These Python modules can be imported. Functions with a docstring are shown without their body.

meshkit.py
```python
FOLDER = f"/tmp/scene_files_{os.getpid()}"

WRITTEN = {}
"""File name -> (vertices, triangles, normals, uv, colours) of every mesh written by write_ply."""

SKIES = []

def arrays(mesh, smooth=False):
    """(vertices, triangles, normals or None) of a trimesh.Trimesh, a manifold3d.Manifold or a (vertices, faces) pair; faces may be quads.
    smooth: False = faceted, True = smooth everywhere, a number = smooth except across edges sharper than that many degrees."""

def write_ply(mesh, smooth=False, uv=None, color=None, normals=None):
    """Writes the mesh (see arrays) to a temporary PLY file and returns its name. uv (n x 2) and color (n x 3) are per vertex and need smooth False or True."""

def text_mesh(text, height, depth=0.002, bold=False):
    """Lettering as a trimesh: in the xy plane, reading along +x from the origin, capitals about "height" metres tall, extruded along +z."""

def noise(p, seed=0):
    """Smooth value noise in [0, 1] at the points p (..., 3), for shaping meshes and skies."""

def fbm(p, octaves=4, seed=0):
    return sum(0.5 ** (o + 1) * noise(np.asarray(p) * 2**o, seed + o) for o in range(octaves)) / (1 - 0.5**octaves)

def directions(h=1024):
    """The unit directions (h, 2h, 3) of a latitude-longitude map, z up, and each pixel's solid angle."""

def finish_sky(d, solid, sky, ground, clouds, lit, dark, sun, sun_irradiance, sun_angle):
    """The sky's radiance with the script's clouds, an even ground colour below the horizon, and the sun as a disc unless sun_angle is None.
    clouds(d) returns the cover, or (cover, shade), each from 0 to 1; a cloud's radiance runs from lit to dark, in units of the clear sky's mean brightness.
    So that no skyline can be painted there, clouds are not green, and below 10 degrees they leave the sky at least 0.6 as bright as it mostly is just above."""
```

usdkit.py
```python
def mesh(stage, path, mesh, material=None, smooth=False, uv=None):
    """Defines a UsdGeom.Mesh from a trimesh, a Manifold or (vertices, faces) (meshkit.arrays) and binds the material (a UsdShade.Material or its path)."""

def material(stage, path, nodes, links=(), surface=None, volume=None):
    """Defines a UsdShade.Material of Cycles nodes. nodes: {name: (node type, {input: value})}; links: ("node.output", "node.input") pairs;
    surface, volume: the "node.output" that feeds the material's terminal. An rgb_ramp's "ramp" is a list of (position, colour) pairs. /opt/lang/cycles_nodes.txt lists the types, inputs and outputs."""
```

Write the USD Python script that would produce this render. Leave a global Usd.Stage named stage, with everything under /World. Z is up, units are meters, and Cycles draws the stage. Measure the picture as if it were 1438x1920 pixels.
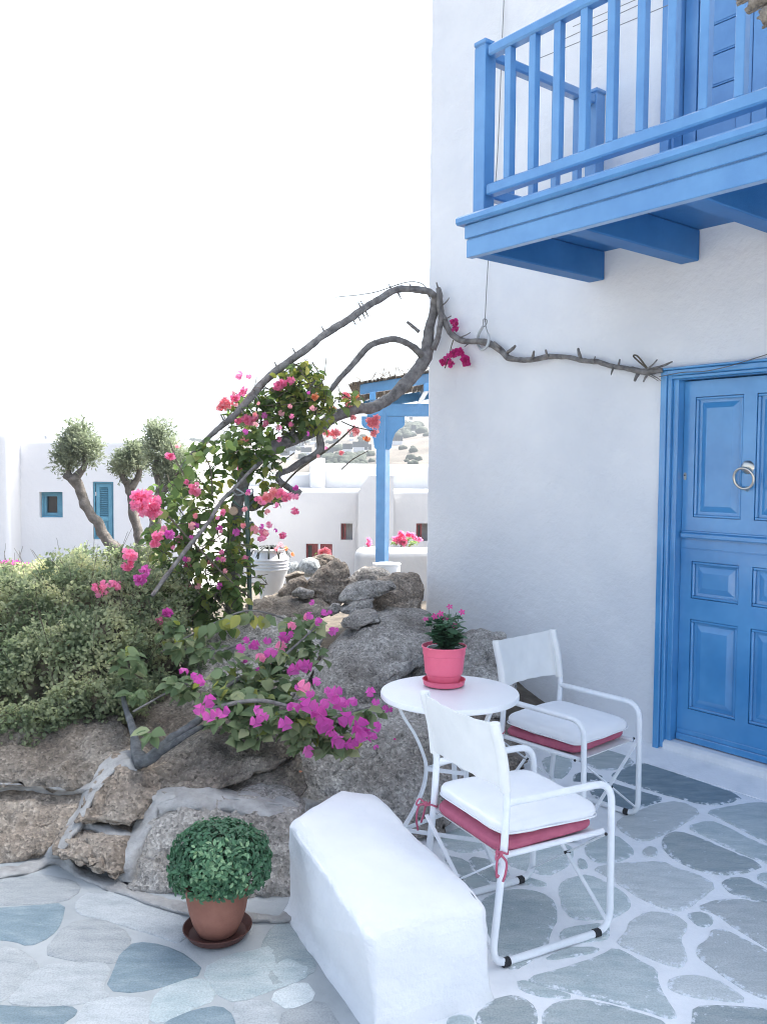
import math, random
import numpy as np, trimesh, usdkit, meshkit
import manifold3d as m3
from manifold3d import Manifold, CrossSection
from pxr import Usd, UsdGeom, UsdLux, UsdShade, Gf, Sdf

stage = Usd.Stage.CreateInMemory()
UsdGeom.SetStageUpAxis(stage, UsdGeom.Tokens.z)
UsdGeom.SetStageMetersPerUnit(stage, 1.0)
UsdGeom.Xform.Define(stage, '/World')
UsdGeom.Scope.Define(stage, '/World/Looks')

# ---------------------------------------------------------------- camera, sky, sun, exposure
F, PIT, ROLL, YAW, EYE = 1621., .0525, .0070, .6738, 1.65
EXPOSURE = 1.93
SUN_AZ, SUN_EL = math.radians(55), math.radians(53)      # azimuth from +y towards +x
SKY, SUN = 0.11, 0.62
_f = np.array([0, math.cos(PIT), -math.sin(PIT)]); _u0 = np.array([0, math.sin(PIT), math.cos(PIT)]); _r0 = np.array([1., 0, 0])
RT = math.cos(ROLL)*_r0 + math.sin(ROLL)*_u0; UP = -math.sin(ROLL)*_r0 + math.cos(ROLL)*_u0
C = np.array([0, 0, EYE])
cam = UsdGeom.Camera.Define(stage, '/World/camera')
cam.CreateHorizontalApertureAttr(36.0); cam.CreateVerticalApertureAttr(48.07); cam.CreateFocalLengthAttr(36.0*F/1438)
cam.CreateClippingRangeAttr(Gf.Vec2f(.05, 5000)); cam.CreateExposureAttr(EXPOSURE)
M = np.eye(4); M[0, :3] = RT; M[1, :3] = UP; M[2, :3] = -_f; M[3, :3] = C
cam.AddTransformOp().Set(Gf.Matrix4d(M.tolist()))

def sundir(): return np.array([math.sin(SUN_AZ)*math.cos(SUN_EL), math.cos(SUN_AZ)*math.cos(SUN_EL), math.sin(SUN_EL)])
dome = UsdLux.DomeLight.Define(stage, '/World/sky')
skym = usdkit.material(stage, '/World/Looks/sky', {
    'sky': ('sky_texture', {'sky_type': 'single_scattering', 'sun_disc': False, 'sun_elevation': SUN_EL, 'sun_rotation': SUN_AZ, 'air_density': 1.0, 'aerosol_density': 8.0, 'ozone_density': 1.0}),
    'h': ('hsv', {'saturation': .75}), 'wb': ('mix_color', {'blend_type': 'multiply', 'fac': 1., 'b': (.935, 1.015, 1.065)}), 'bg': ('background_shader', {'strength': SKY})}, [('sky.color', 'h.color'), ('h.color', 'wb.a'), ('wb.result', 'bg.color')], surface='bg.background')
UsdShade.MaterialBindingAPI.Apply(dome.GetPrim()).Bind(skym)
sun = UsdLux.DistantLight.Define(stage, '/World/sun')
sun.CreateIntensityAttr(SUN); sun.CreateAngleAttr(.5); sun.CreateColorAttr(Gf.Vec3f(1, .95, .88)); sun.CreateNormalizeAttr(True)
zz = sundir(); xx = np.cross([0, 0, 1], zz); xx /= np.linalg.norm(xx); yy = np.cross(zz, xx)
M = np.eye(4); M[0, :3] = xx; M[1, :3] = yy; M[2, :3] = zz
sun.AddTransformOp().Set(Gf.Matrix4d(M.tolist()))

# ---------------------------------------------------------------- surveying the photograph: directions to points, met with planes of the place
def ray(x, y): return _f + RT*(x-719)/F - UP*(y-960)/F
def G(x, y, z=0.):                      # the point seen at (x, y) on the level z
    d = ray(x, y); return C + d*((z-EYE)/d[2])
def D(x, y, Y):                         # the point seen at (x, y) at distance Y
    d = ray(x, y); return C + d*(Y/d[1])
U = np.array([-math.sin(YAW), math.cos(YAW), 0]); N = np.array([-math.cos(YAW), -math.sin(YAW), 0])
W0 = G(1222, 1410)
def W(x, y, o=0.):                      # on the facade, o metres in front of it
    d = ray(x, y); q = W0+N*o; return C + d*(((q-C)@N)/(d@N))
def L(x, y, o=0.):                      # (s, z) along and up the facade
    p = W(x, y, o); return float((p-W0)@U), float(p[2])
def HL(v):                              # house frame (s, o, z) -> world
    v = np.atleast_2d(np.asarray(v, float)); return W0*[1, 1, 0] + v[:, :1]*U + v[:, 1:2]*N + v[:, 2:3]*[0, 0, 1]

# ---------------------------------------------------------------- prims
_count, _base = {}, {}
def path_of(parent, name):
    k = (str(parent), name); i = _count.get(k, -1)+1; _count[k] = i
    return f'{parent}/{name}' + (f'_{i:03d}' if i else '')
def data(p, **kw):
    for k, v in kw.items():
        if v: p.SetCustomDataByKey(k, v)
def thing(name, label, cat, base=(0, 0, 0), group=None, kind=None):
    p = path_of('/World', name); x = UsdGeom.Xform.Define(stage, p); base = np.array([float(b) for b in base])
    x.AddTranslateOp().Set(Gf.Vec3d(*base.tolist())); _base[p] = base
    data(x.GetPrim(), label=label, category=cat, group=group, kind=kind); return p
def part(parent, name, mesh, mat, smooth=35, label=None, kind=None):
    p = path_of(parent, name); v, f, nn = vf(mesh)
    top = '/'.join(p.split('/')[:3]); v = v - _base.get(top, 0)
    usdkit.mesh(stage, p, trimesh.Trimesh(v, f, process=False), mat, smooth)
    data(stage.GetPrimAtPath(p), label=label, kind=kind); return p
def single(name, mesh, mat, smooth=35, label=None, cat=None, group=None, kind=None):
    p = path_of('/World', name); v, f, nn = vf(mesh)
    usdkit.mesh(stage, p, trimesh.Trimesh(v, f, process=False), mat, smooth)
    data(stage.GetPrimAtPath(p), label=label, category=cat, group=group, kind=kind); return p
def vf(m):
    v, f, n = meshkit.arrays(m); return np.asarray(v, float), np.asarray(f, int), n
def J(*ms):
    if len(ms) == 1 and isinstance(ms[0], list): ms = ms[0]
    vs, fs, k = [], [], 0
    for m in ms:
        v, f, _ = vf(m); vs.append(v); fs.append(f+k); k += len(v)
    return np.vstack(vs), np.vstack(fs)
def T(m, fn):
    v, f, _ = vf(m); return fn(v), f
def H(m): return T(m, HL)

# ---------------------------------------------------------------- shapes
def box(a, b, bev=.004):
    a, b = np.minimum(a, b).astype(float), np.maximum(a, b).astype(float); bev = min(bev, .45*float((b-a).min()))
    if bev <= 0: return vf(trimesh.creation.box(bounds=[a, b]))[:2]
    pts = []
    for k in range(3):
        for sx in (0, 1):
            for sy in (0, 1):
                for sz in (0, 1):
                    s = [sx, sy, sz]; p = [b[i] if s[i] else a[i] for i in range(3)]
                    for i in range(3):
                        if i != k: p[i] += -bev if s[i] else bev
                    pts.append(p)
    return vf(Manifold.hull_points(np.array(pts)))[:2]
def spline(P, n=8):
    P = np.asarray(P, float)
    if len(P) < 3: return np.vstack([P[0]+(P[-1]-P[0])*t for t in np.linspace(0, 1, n+1)])
    Q = np.vstack([2*P[0]-P[1], P, 2*P[-1]-P[-2]]); out = []
    for i in range(1, len(Q)-2):
        p0, p1, p2, p3 = Q[i-1:i+3]
        for t in np.arange(n)/n:
            out.append(.5*((2*p1)+(-p0+p2)*t+(2*p0-5*p1+4*p2-p3)*t*t+(-p0+3*p1-3*p2+p3)*t**3))
    return np.vstack(out+[P[-1:]])
def tube(P, r, k=8, cap=True, flat=None):
    P = np.asarray(P, float); n = len(P); r = np.broadcast_to(np.asarray(r, float), (n,))
    t = np.gradient(P, axis=0); t /= np.maximum(np.linalg.norm(t, axis=1, keepdims=True), 1e-9)
    a = np.cross(t[0], [0, 0, 1.]); a = a if np.linalg.norm(a) > .1 else np.cross(t[0], [1., 0, 0]); a /= np.linalg.norm(a)
    V = []; ang = np.arange(k)/k*2*np.pi
    for i in range(n):
        a = a-t[i]*(a@t[i]); a /= np.linalg.norm(a); b = np.cross(t[i], a)
        V.append(P[i]+r[i]*(np.cos(ang)[:, None]*a+np.sin(ang)[:, None]*b))
    V = np.vstack(V); Fc = []
    i = np.arange(n-1)[:, None]*k; j = np.arange(k)[None]; j2 = (j+1) % k
    q = np.stack([i+j, i+j2, i+k+j2, i+k+j], -1).reshape(-1, 4)
    Fc = np.vstack([q[:, [0, 1, 2]], q[:, [0, 2, 3]]])
    if cap:
        V = np.vstack([V, P[:1], P[-1:]]); c0, c1 = n*k, n*k+1; jj = np.arange(k); j2 = (jj+1) % k
        Fc = np.vstack([Fc, np.stack([np.full(k, c0), j2, jj], 1), np.stack([np.full(k, c1), (n-1)*k+jj, (n-1)*k+j2], 1)])
    return V, Fc
def stick(a, b, r, k=8): return tube(np.array([a, b], float), r, k)
def bent(P, r, rad=.05, k=10, n=5):     # tube along straight runs with rounded bends
    P = [np.asarray(p, float) for p in P]; out = [P[0]]
    for a, b, c in zip(P[:-2], P[1:-1], P[2:]):
        e = min(rad, .45*np.linalg.norm(a-b), .45*np.linalg.norm(c-b))
        p, q = b+(a-b)/np.linalg.norm(a-b)*e, b+(c-b)/np.linalg.norm(c-b)*e
        for t in np.linspace(0, 1, n+1): out.append((1-t)**2*p+2*t*(1-t)*b+t*t*q)
    out.append(P[-1]); return tube(np.array(out), r, k)
def lathe(prof, k=40, c=(0, 0, 0)):
    prof = np.asarray(prof, float); n = len(prof); ang = np.arange(k)/k*2*np.pi
    V = np.stack([prof[:, None, 0]*np.cos(ang), prof[:, None, 0]*np.sin(ang), np.repeat(prof[:, None, 1], k, 1)], -1).reshape(-1, 3)+np.asarray(c, float)
    i = np.arange(n-1)[:, None]*k; j = np.arange(k)[None]; j2 = (j+1) % k
    q = np.stack([i+j, i+j2, i+k+j2, i+k+j], -1).reshape(-1, 4)
    return V, np.vstack([q[:, [0, 1, 2]], q[:, [0, 2, 3]]])
def rough(m, amp, scale, seed=0, octv=4):
    v, f, _ = vf(m); t = trimesh.Trimesh(v, f, process=True); n = t.vertex_normals
    d = meshkit.fbm(t.vertices*scale+seed*7.31, octv, seed)-.5
    return t.vertices+n*(d*2*amp)[:, None], t.faces
def prism(poly, z0, z1):                # 2D polygon extruded
    m = Manifold.extrude(CrossSection([np.asarray(poly, float)], m3.FillRule.NonZero), z1-z0); v, f, _ = vf(m); v = v.copy(); v[:, 2] += z0; return v, f

# ---------------------------------------------------------------- materials
def srgb(*c): return tuple(((x/255+.055)/1.055)**2.4 if x/255 > .04045 else x/255/12.92 for x in c)
def MT(name, nodes, links, surface='p.BSDF'): return usdkit.material(stage, '/World/Looks/'+name, nodes, links, surface=surface)
def mottled(name, c1, c2, scale=6, rough_=.6, bump=.2, bscale=40, dist=.01, detail=6, spec=.3, lo=.35, hi=.65, var=0., **kw):
    """two close tones mixed by noise, fine relief by noise; var: brightness varies per object"""
    n = {'g': ('geometry', {}), 'n': ('noise_texture', {'scale': scale, 'detail': 5, 'roughness': .6}), 'r': ('rgb_ramp', {'ramp': [(lo, c1), (hi, c2)]}),
         'b': ('noise_texture', {'scale': bscale, 'detail': detail, 'roughness': .65}), 'bp': ('bump', {'strength': bump, 'distance': dist}),
         'p': ('principled_bsdf', {'roughness': rough_, 'specular_ior_level': spec, **kw})}
    l = [('g.position', 'n.vector'), ('g.position', 'b.vector'), ('n.fac', 'r.fac'), ('b.fac', 'bp.height'), ('bp.normal', 'p.normal')]
    if var:
        n['o'] = ('object_info', {}); n['mr'] = ('map_range', {'from_min': 0., 'from_max': 1., 'to_min': 1-var, 'to_max': 1+var}); n['h'] = ('hsv', {})
        l += [('o.random', 'mr.value'), ('mr.result', 'h.value'), ('r.color', 'h.color'), ('h.color', 'p.base_color')]
    else: l.append(('r.color', 'p.base_color'))
    return MT(name, n, l)
def rockmat(name, dark, mid, light, grain=1.):
    n = {'g': ('geometry', {}), 'n': ('noise_texture', {'scale': 3.2, 'detail': 6, 'roughness': .65}), 'r': ('rgb_ramp', {'ramp': [(.3, dark), (.5, mid), (.72, light)]}),
         'v': ('voronoi_texture', {'scale': 95*grain, 'randomness': 1.}), 'sep': ('separate_color', {}), 'vr': ('rgb_ramp', {'ramp': [(.0, (.45,)*3), (.2, (.8,)*3), (.7, (1.0,)*3), (.95, (1.4,)*3)]}),
         'mx': ('mix_color', {'blend_type': 'multiply', 'fac': .85}), 'n2': ('noise_texture', {'scale': 28, 'detail': 9, 'roughness': .7}), 'r2': ('rgb_ramp', {'ramp': [(.33, (.6,)*3), (.55, (1.05,)*3)]}),
         'mx2': ('mix_color', {'blend_type': 'multiply', 'fac': .8}), 'ad': ('math', {'math_type': 'multiply_add', 'value2': .35}),
         'bp': ('bump', {'strength': .75, 'distance': .02}), 'p': ('principled_bsdf', {'roughness': .85, 'specular_ior_level': .25})}
    l = [('g.position', 'n.vector'), ('g.position', 'v.vector'), ('g.position', 'n2.vector'), ('n.fac', 'r.fac'), ('v.color', 'sep.color'), ('sep.r', 'vr.fac'), ('r.color', 'mx.a'), ('vr.color', 'mx.b'),
         ('n2.fac', 'r2.fac'), ('mx.result', 'mx2.a'), ('r2.color', 'mx2.b'), ('mx2.result', 'p.base_color'), ('v.distance', 'ad.value1'), ('n2.fac', 'ad.value3'), ('ad.value', 'bp.height'), ('bp.normal', 'p.normal')]
    return MT(name, n, l)
def leafmat(name, cols, trans=.45, per='island', gloss=.12, rough_=.45):
    """diffuse and translucent leaf; the tone varies from leaf to leaf"""
    k = np.linspace(0, 1, len(cols))
    n = {'r': ('rgb_ramp', {'ramp': list(zip(k.tolist(), cols))}), 'd': ('principled_bsdf', {'roughness': rough_, 'specular_ior_level': gloss*3}), 't': ('translucent_bsdf', {}), 'h': ('hsv', {'value': 1.25, 'saturation': 1.1}), 'm': ('mix_closure', {'fac': trans})}
    if per == 'island':
        n['g'] = ('geometry', {}); n['cn'] = ('noise_texture', {'scale': 4.5, 'detail': 3}); n['ca'] = ('math', {'math_type': 'multiply_add', 'value2': 1.9, 'value3': -.95}); n['cb'] = ('math', {'math_type': 'multiply_add', 'value2': .75}); n['cc'] = ('math', {'math_type': 'add', 'value2': .12})
        return MT(name, n, [('g.position', 'cn.vector'), ('cn.fac', 'ca.value1'), ('g.random_per_island', 'cb.value1'), ('ca.value', 'cb.value3'), ('cb.value', 'cc.value1'), ('cc.value', 'r.fac'), ('r.color', 'd.base_color'), ('r.color', 'h.color'), ('h.color', 't.color'), ('d.BSDF', 'm.closure1'), ('t.BSDF', 'm.closure2')], surface='m.closure')
    else: n['g'] = ('object_info', {}); src = 'g.random'
    return MT(name, n, [(src, 'r.fac'), ('r.color', 'd.base_color'), ('r.color', 'h.color'), ('h.color', 't.color'), ('d.BSDF', 'm.closure1'), ('t.BSDF', 'm.closure2')], surface='m.closure')
def plain(name, c, rough_=.5, **kw): return MT(name, {'p': ('principled_bsdf', {'base_color': c, 'roughness': rough_, **kw})}, [])

K = {}
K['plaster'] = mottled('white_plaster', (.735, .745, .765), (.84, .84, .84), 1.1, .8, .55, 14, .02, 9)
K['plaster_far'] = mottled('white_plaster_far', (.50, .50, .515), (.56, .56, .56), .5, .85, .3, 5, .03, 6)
K['grout'] = mottled('white_limewash', (.76, .775, .79), (.85, .855, .865), 7, .75, .5, 45, .008, 8, lo=.3, hi=.55)
K['cement'] = mottled('grey_cement', (.34, .36, .365), (.50, .515, .515), 3.0, .85, .5, 50, .008, 9, lo=.3, hi=.68)
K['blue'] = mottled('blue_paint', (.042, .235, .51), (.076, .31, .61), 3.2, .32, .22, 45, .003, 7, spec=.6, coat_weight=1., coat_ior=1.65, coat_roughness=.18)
K['blue_sheen'] = mottled('sky_sheen_blue_paint', (.062, .225, .49), (.105, .30, .575), 3.2, .36, .22, 45, .003, 7, spec=.6, coat_weight=1., coat_ior=1.65, coat_roughness=.24)  # balcony copy of the blue, sky reflection mixed into its colour
K['blue_shade'] = mottled('shaded_blue_paint', (.022, .14, .36), (.036, .175, .42), 3.2, .5, .2, 45, .003, 7, spec=.3)  # darker copy of the blue: shade under the balcony put into the colour
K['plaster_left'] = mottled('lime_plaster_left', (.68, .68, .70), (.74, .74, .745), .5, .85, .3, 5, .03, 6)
K['blue_old'] = mottled('faded_blue_paint', srgb(86, 142, 166), srgb(102, 156, 178), 4, .5, .1, 40, .003)
def slate(name, a, b, c, fleck=.66):
    n = {'g': ('geometry', {}), 'mp': ('mapping', {'rotation': (0, 0, .7), 'scale': (1, 3, 1)}), 'n': ('noise_texture', {'scale': 7, 'detail': 8, 'roughness': .68}), 'r': ('rgb_ramp', {'ramp': [(.28, a), (.5, b), (.72, c)]}),
         'o': ('object_info', {}), 'mr': ('map_range', {'from_min': 0., 'from_max': 1., 'to_min': .78, 'to_max': 1.22}), 'h': ('hsv', {}),
         'f': ('noise_texture', {'scale': 55, 'detail': 4, 'roughness': .6}), 'fr': ('rgb_ramp', {'ramp': [(fleck, (0, 0, 0)), (fleck+.06, (1, 1, 1))]}), 'mx': ('mix_color', {'blend_type': 'mix', 'b': (.72, .75, .78)}),
         'at': ('attribute', {'attribute': 'edge'}), 'en': ('noise_texture', {'scale': 26, 'detail': 7, 'roughness': .7}), 'em': ('math', {'math_type': 'multiply_add', 'value2': .34}), 'er': ('rgb_ramp', {'ramp': [(.80, (0, 0, 0)), (.87, (1, 1, 1))]}), 'fm': ('math', {'math_type': 'maximum'}), 's': ('noise_texture', {'scale': 160, 'detail': 3}), 'sr': ('rgb_ramp', {'ramp': [(.3, (.72,)*3), (.6, (1.08,)*3)]}), 'mu': ('mix_color', {'blend_type': 'multiply', 'fac': .7}),
         'bp': ('bump', {'strength': .5, 'distance': .01}), 'p': ('principled_bsdf', {'roughness': .62, 'specular_ior_level': .4})}
    return MT(name, n, [('g.position', 'mp.vector'), ('mp.vector', 'n.vector'), ('g.position', 'f.vector'), ('g.position', 's.vector'), ('n.fac', 'r.fac'), ('o.random', 'mr.value'), ('mr.result', 'h.value'), ('r.color', 'h.color'), ('h.color', 'mx.a'),
        ('f.fac', 'fr.fac'), ('g.position', 'en.vector'), ('at.fac', 'em.value1'), ('en.fac', 'em.value3'), ('em.value', 'er.fac'), ('er.color', 'fm.value1'), ('fr.color', 'fm.value2'), ('fm.value', 'mx.fac'), ('s.fac', 'sr.fac'), ('mx.result', 'mu.a'), ('sr.color', 'mu.b'), ('mu.result', 'p.base_color'), ('n.fac', 'bp.height'), ('bp.normal', 'p.normal')])
K['slate'] = slate('grey_green_slate', (.31, .385, .40), (.43, .485, .485), (.54, .575, .57))
K['slate_warm'] = slate('grey_beige_slate', (.43, .475, .475), (.54, .57, .565), (.63, .65, .64))
K['slate_dark'] = slate('blue_slate', (.13, .185, .215), (.185, .245, .275), (.28, .335, .36), .72)
K['slate_pale'] = slate('pale_slate', (.30, .325, .335), (.41, .43, .435), (.49, .505, .505), .78)
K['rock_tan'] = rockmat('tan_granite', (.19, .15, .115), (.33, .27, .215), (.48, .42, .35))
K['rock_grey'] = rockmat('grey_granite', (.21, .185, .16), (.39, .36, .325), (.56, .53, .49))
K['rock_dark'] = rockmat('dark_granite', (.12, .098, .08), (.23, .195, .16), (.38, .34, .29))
K['rock_blue'] = rockmat('smooth_blue_grey_stone', (.28, .30, .31), (.36, .38, .39), (.43, .45, .46), 1.6)
K['soil'] = mottled('dry_soil', (.10, .085, .07), (.20, .17, .135), 9, .95, .8, 60, .02, 8)
K['mortar'] = mottled('rough_mortar', (.28, .27, .26), (.47, .46, .445), 12, .9, .8, 60, .015, 9, lo=.3, hi=.65)
K['bark'] = mottled('grey_bark', (.13, .12, .115), (.27, .255, .24), 22, .9, .8, 70, .012, 8)
K['bark_dark'] = mottled('dark_grey_bark', (.06, .065, .07), (.15, .155, .16), 22, .9, .8, 70, .012, 8)
K['bark_pale'] = mottled('olive_bark', (.10, .09, .08), (.20, .18, .165), 12, .9, .8, 50, .02, 8)
K['twig'] = mottled('twig', (.08, .07, .05), (.16, .135, .10), 20, .9)
K['metal'] = mottled('white_metal_paint', (.70, .735, .77), (.80, .82, .84), 16, .38, .15, 90, .002, 5, spec=.5, lo=.2, hi=.5)
K['white'] = mottled('white_enamel', (.80, .81, .82), (.84, .845, .85), 5, .35, .05, 60, .002, spec=.5)
K['rubber'] = plain('black_rubber', (.012, .013, .016), .6)
K['canvas'] = mottled('off_white_canvas', (.76, .765, .75), (.82, .82, .80), 9, .85, .4, 350, .002, 3)
K['cushion'] = mottled('white_cushion', (.81, .82, .84), (.85, .855, .865), 8, .9, .35, 240, .003, 4)
K['pink_cloth'] = mottled('dusty_pink_cloth', (.42, .10, .16), (.50, .135, .20), 14, .9, .5, 220, .003, 4)
K['pink_plastic'] = mottled('pink_plastic', (.72, .12, .20), (.78, .16, .245), 3, .42, .05, 90, .002, spec=.4)
K['terracotta'] = mottled('terracotta', (.27, .115, .08), (.36, .16, .115), 9, .75, .5, 130, .004, 6)
K['brown_plastic'] = mottled('brown_plastic', (.085, .035, .028), (.11, .048, .038), 6, .5, .1, 90, .002)
K['urn'] = mottled('white_urn', (.74, .75, .77), (.80, .805, .82), 4, .7, .2, 60, .004)
K['brass'] = mottled('pale_brass', (.66, .60, .50), (.78, .73, .64), 12, .28, .05, 90, .002, metallic=1.)
K['glass_dark'] = plain('dark_pane', (.02, .025, .03), .08, specular_ior_level=.6)
K['red_wood'] = mottled('dark_red_wood', (.17, .035, .04), (.24, .06, .06), 8, .6)
K['reed'] = mottled('dry_reed', (.16, .135, .11), (.33, .29, .24), 30, .95, .7, 90, .01)
K['wire'] = plain('grey_wire', (.20, .20, .20), .5)
K['hose'] = mottled('grey_hose', (.42, .44, .45), (.5, .52, .53), 20, .6)
K['green_pole'] = mottled('green_stake', (.06, .11, .09), (.12, .17, .14), 10, .6)
K['hill'] = None

# ================================================================ the ground, the terrace and the path
def sm(a, b, x): t = np.clip((x-a)/(b-a), 0, 1); return t*t*(3-2*t)
EDGE = np.array([(-9, 5.2), (-3.2, 4.1), (-1.5, 3.62), (-1.0, 3.42), (-.43, 3.38), (.1, 3.75), (.45, 4.25), (.95, 5.05), (1.3, 5.2), (9, 5.2)])
def bank(x, y):                          # how far behind the front of the rock bank, then its height
    e = np.interp(x, EDGE[:, 0], EDGE[:, 1]); d = y-e
    h = np.interp(d, [-.3, -.02, .12, .5, 1.0, 1.8, 3.0, 5.0, 8, 14, 30, 60, 120], [-.12, -.10, -.06, .10, .26, .40, .42, .2, -.3, -1.0, -2.4, -5, -8])
    return h
gx = np.unique(np.concatenate([np.linspace(-4, 2, 100), np.linspace(-14, 14, 50), np.linspace(-400, 400, 50), [-3000, -1200, 1200, 3000]]))
gy = np.unique(np.concatenate([np.linspace(2.8, 8, 100), np.linspace(-8, 30, 50), np.linspace(30, 220, 30), np.linspace(-400, 0, 20), [-3000, -1200, 600, 1200, 3000]]))
X, Y = np.meshgrid(gx, gy, indexing='ij')
Z = bank(X, Y); near = (np.abs(X) < 6) & (Y > 3.3) & (Y < 9)
Z = Z+np.where(near, .07*(meshkit.fbm(np.stack([X*4, Y*4, 0*X], -1), 4, 3)-.5), 0)
Z = np.where(Y < 3.3, -.12, Z)
nx_, ny_ = len(gx), len(gy); i, j = np.meshgrid(np.arange(nx_-1), np.arange(ny_-1), indexing='ij'); q = np.stack([i*ny_+j, (i+1)*ny_+j, (i+1)*ny_+j+1, i*ny_+j+1], -1).reshape(-1, 4)
single('ground', (np.stack([X, Y, Z], -1).reshape(-1, 3), q), K['soil'], True, kind='structure')

def sheet(name, poly, z, mat, t=.05): return single(name, prism(poly, z-t, z), mat, False, kind='structure')
# the line between path and terrace runs under the white block
a0, a1 = G(610, 1700)[:2], G(790, 2000)[:2]; dv = (a1-a0)/np.linalg.norm(a1-a0); far0, nr1 = a0-dv*1.6, a1+dv*6
terr = single('terrace', prism([far0, nr1, (9, -6), (9, 5.6), (1.0, 5.6)], -.10, 0), K['grout'], False, kind='structure')
pathp = single('path', prism([(-9, 5.4), (-9, -6.004), (9-.004, -6.004), nr1-[.004, .004], far0-[.004, 0]], -.10, -.004), K['cement'], False, kind='structure')

def chaikin(P, n=2):
    P = np.asarray(P, float)
    for _ in range(n):
        Q = np.roll(P, -1, 0); P = np.stack([.78*P+.22*Q, .22*P+.78*Q], 1).reshape(-1, 2)
    return P
from shapely.geometry import Polygon
def paver(parent, px, mat, org, sc, z=0., h=.005, name='paving_stone', seed=0, amp=.009, rnd=1, smear=.9, grow=.006):
    P = np.array([G(org[0]+x/sc, org[1]+y/sc, z)[:2] for x, y in px]); P = chaikin(P, rnd)
    pg = Polygon(P).buffer(0).buffer(grow-.006).buffer(.006); pg = pg if pg.geom_type == 'Polygon' else max(pg.geoms, key=lambda g: g.area)
    pg = pg.segmentize(.045); P = np.array(pg.exterior.coords)[:-1]
    c = P.mean(0); w = meshkit.fbm(np.c_[P*18, np.full(len(P), seed*3.1)], 3, seed)-.5; dirs = (P-c)/np.maximum(np.linalg.norm(P-c, axis=1, keepdims=True), 1e-6)
    P = P+dirs*(w*2*amp)[:, None]
    a2 = np.sum(P[:, 0]*np.roll(P[:, 1], -1)-np.roll(P[:, 0], -1)*P[:, 1])
    if a2 < 0: P = P[::-1]
    n = len(P); c = P.mean(0)
    def ring(ins, zz):
        d = np.linalg.norm(P-c, axis=1, keepdims=True); return np.c_[P-(P-c)/np.maximum(d, 1e-6)*np.minimum(ins, d*.4), np.full(n, zz)]
    tz = z+h+.003*(meshkit.fbm(np.c_[P*9, np.full(n, 4.)], 2, seed)-.3)
    r0, r1, rm, r2 = ring(0, z-.02), ring(.001, z+h*.5), ring(.010, 0), ring(.045, 0); rm[:, 2] = tz; r2[:, 2] = tz+.001
    V = np.vstack([r0, r1, rm, r2, [[c[0], c[1], z+h+.002]]]); Fc = []
    k = np.arange(n); k2 = (k+1) % n
    for b in (0, n, 2*n): Fc += [np.stack([b+k, b+k2, b+n+k2], 1), np.stack([b+k, b+n+k2, b+n+k], 1)]
    t = trimesh.creation.triangulate_polygon(Polygon(r2[:, :2]), engine='earcut')
    tv, tf = np.asarray(t[0]), np.asarray(t[1])
    if len(tv) == n and np.abs(tv-r2[:, :2]).max() < 1e-6:
        aa = np.cross(tv[tf[:, 1]]-tv[tf[:, 0]], tv[tf[:, 2]]-tv[tf[:, 0]]); tf = np.where((aa < 0)[:, None], tf[:, ::-1], tf); Fc.append(tf+3*n)
    else: Fc.append(np.stack([3*n+k, 3*n+k2, np.full(n, 4*n)], 1))
    pp_ = part(parent, name, (V, np.vstack(Fc)), K[mat], False); UsdGeom.PrimvarsAPI(stage.GetPrimAtPath(pp_)).CreatePrimvar('edge', Sdf.ValueTypeNames.FloatArray, 'vertex').Set([smear]*(3*n)+[0.]*(n+1))
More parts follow.
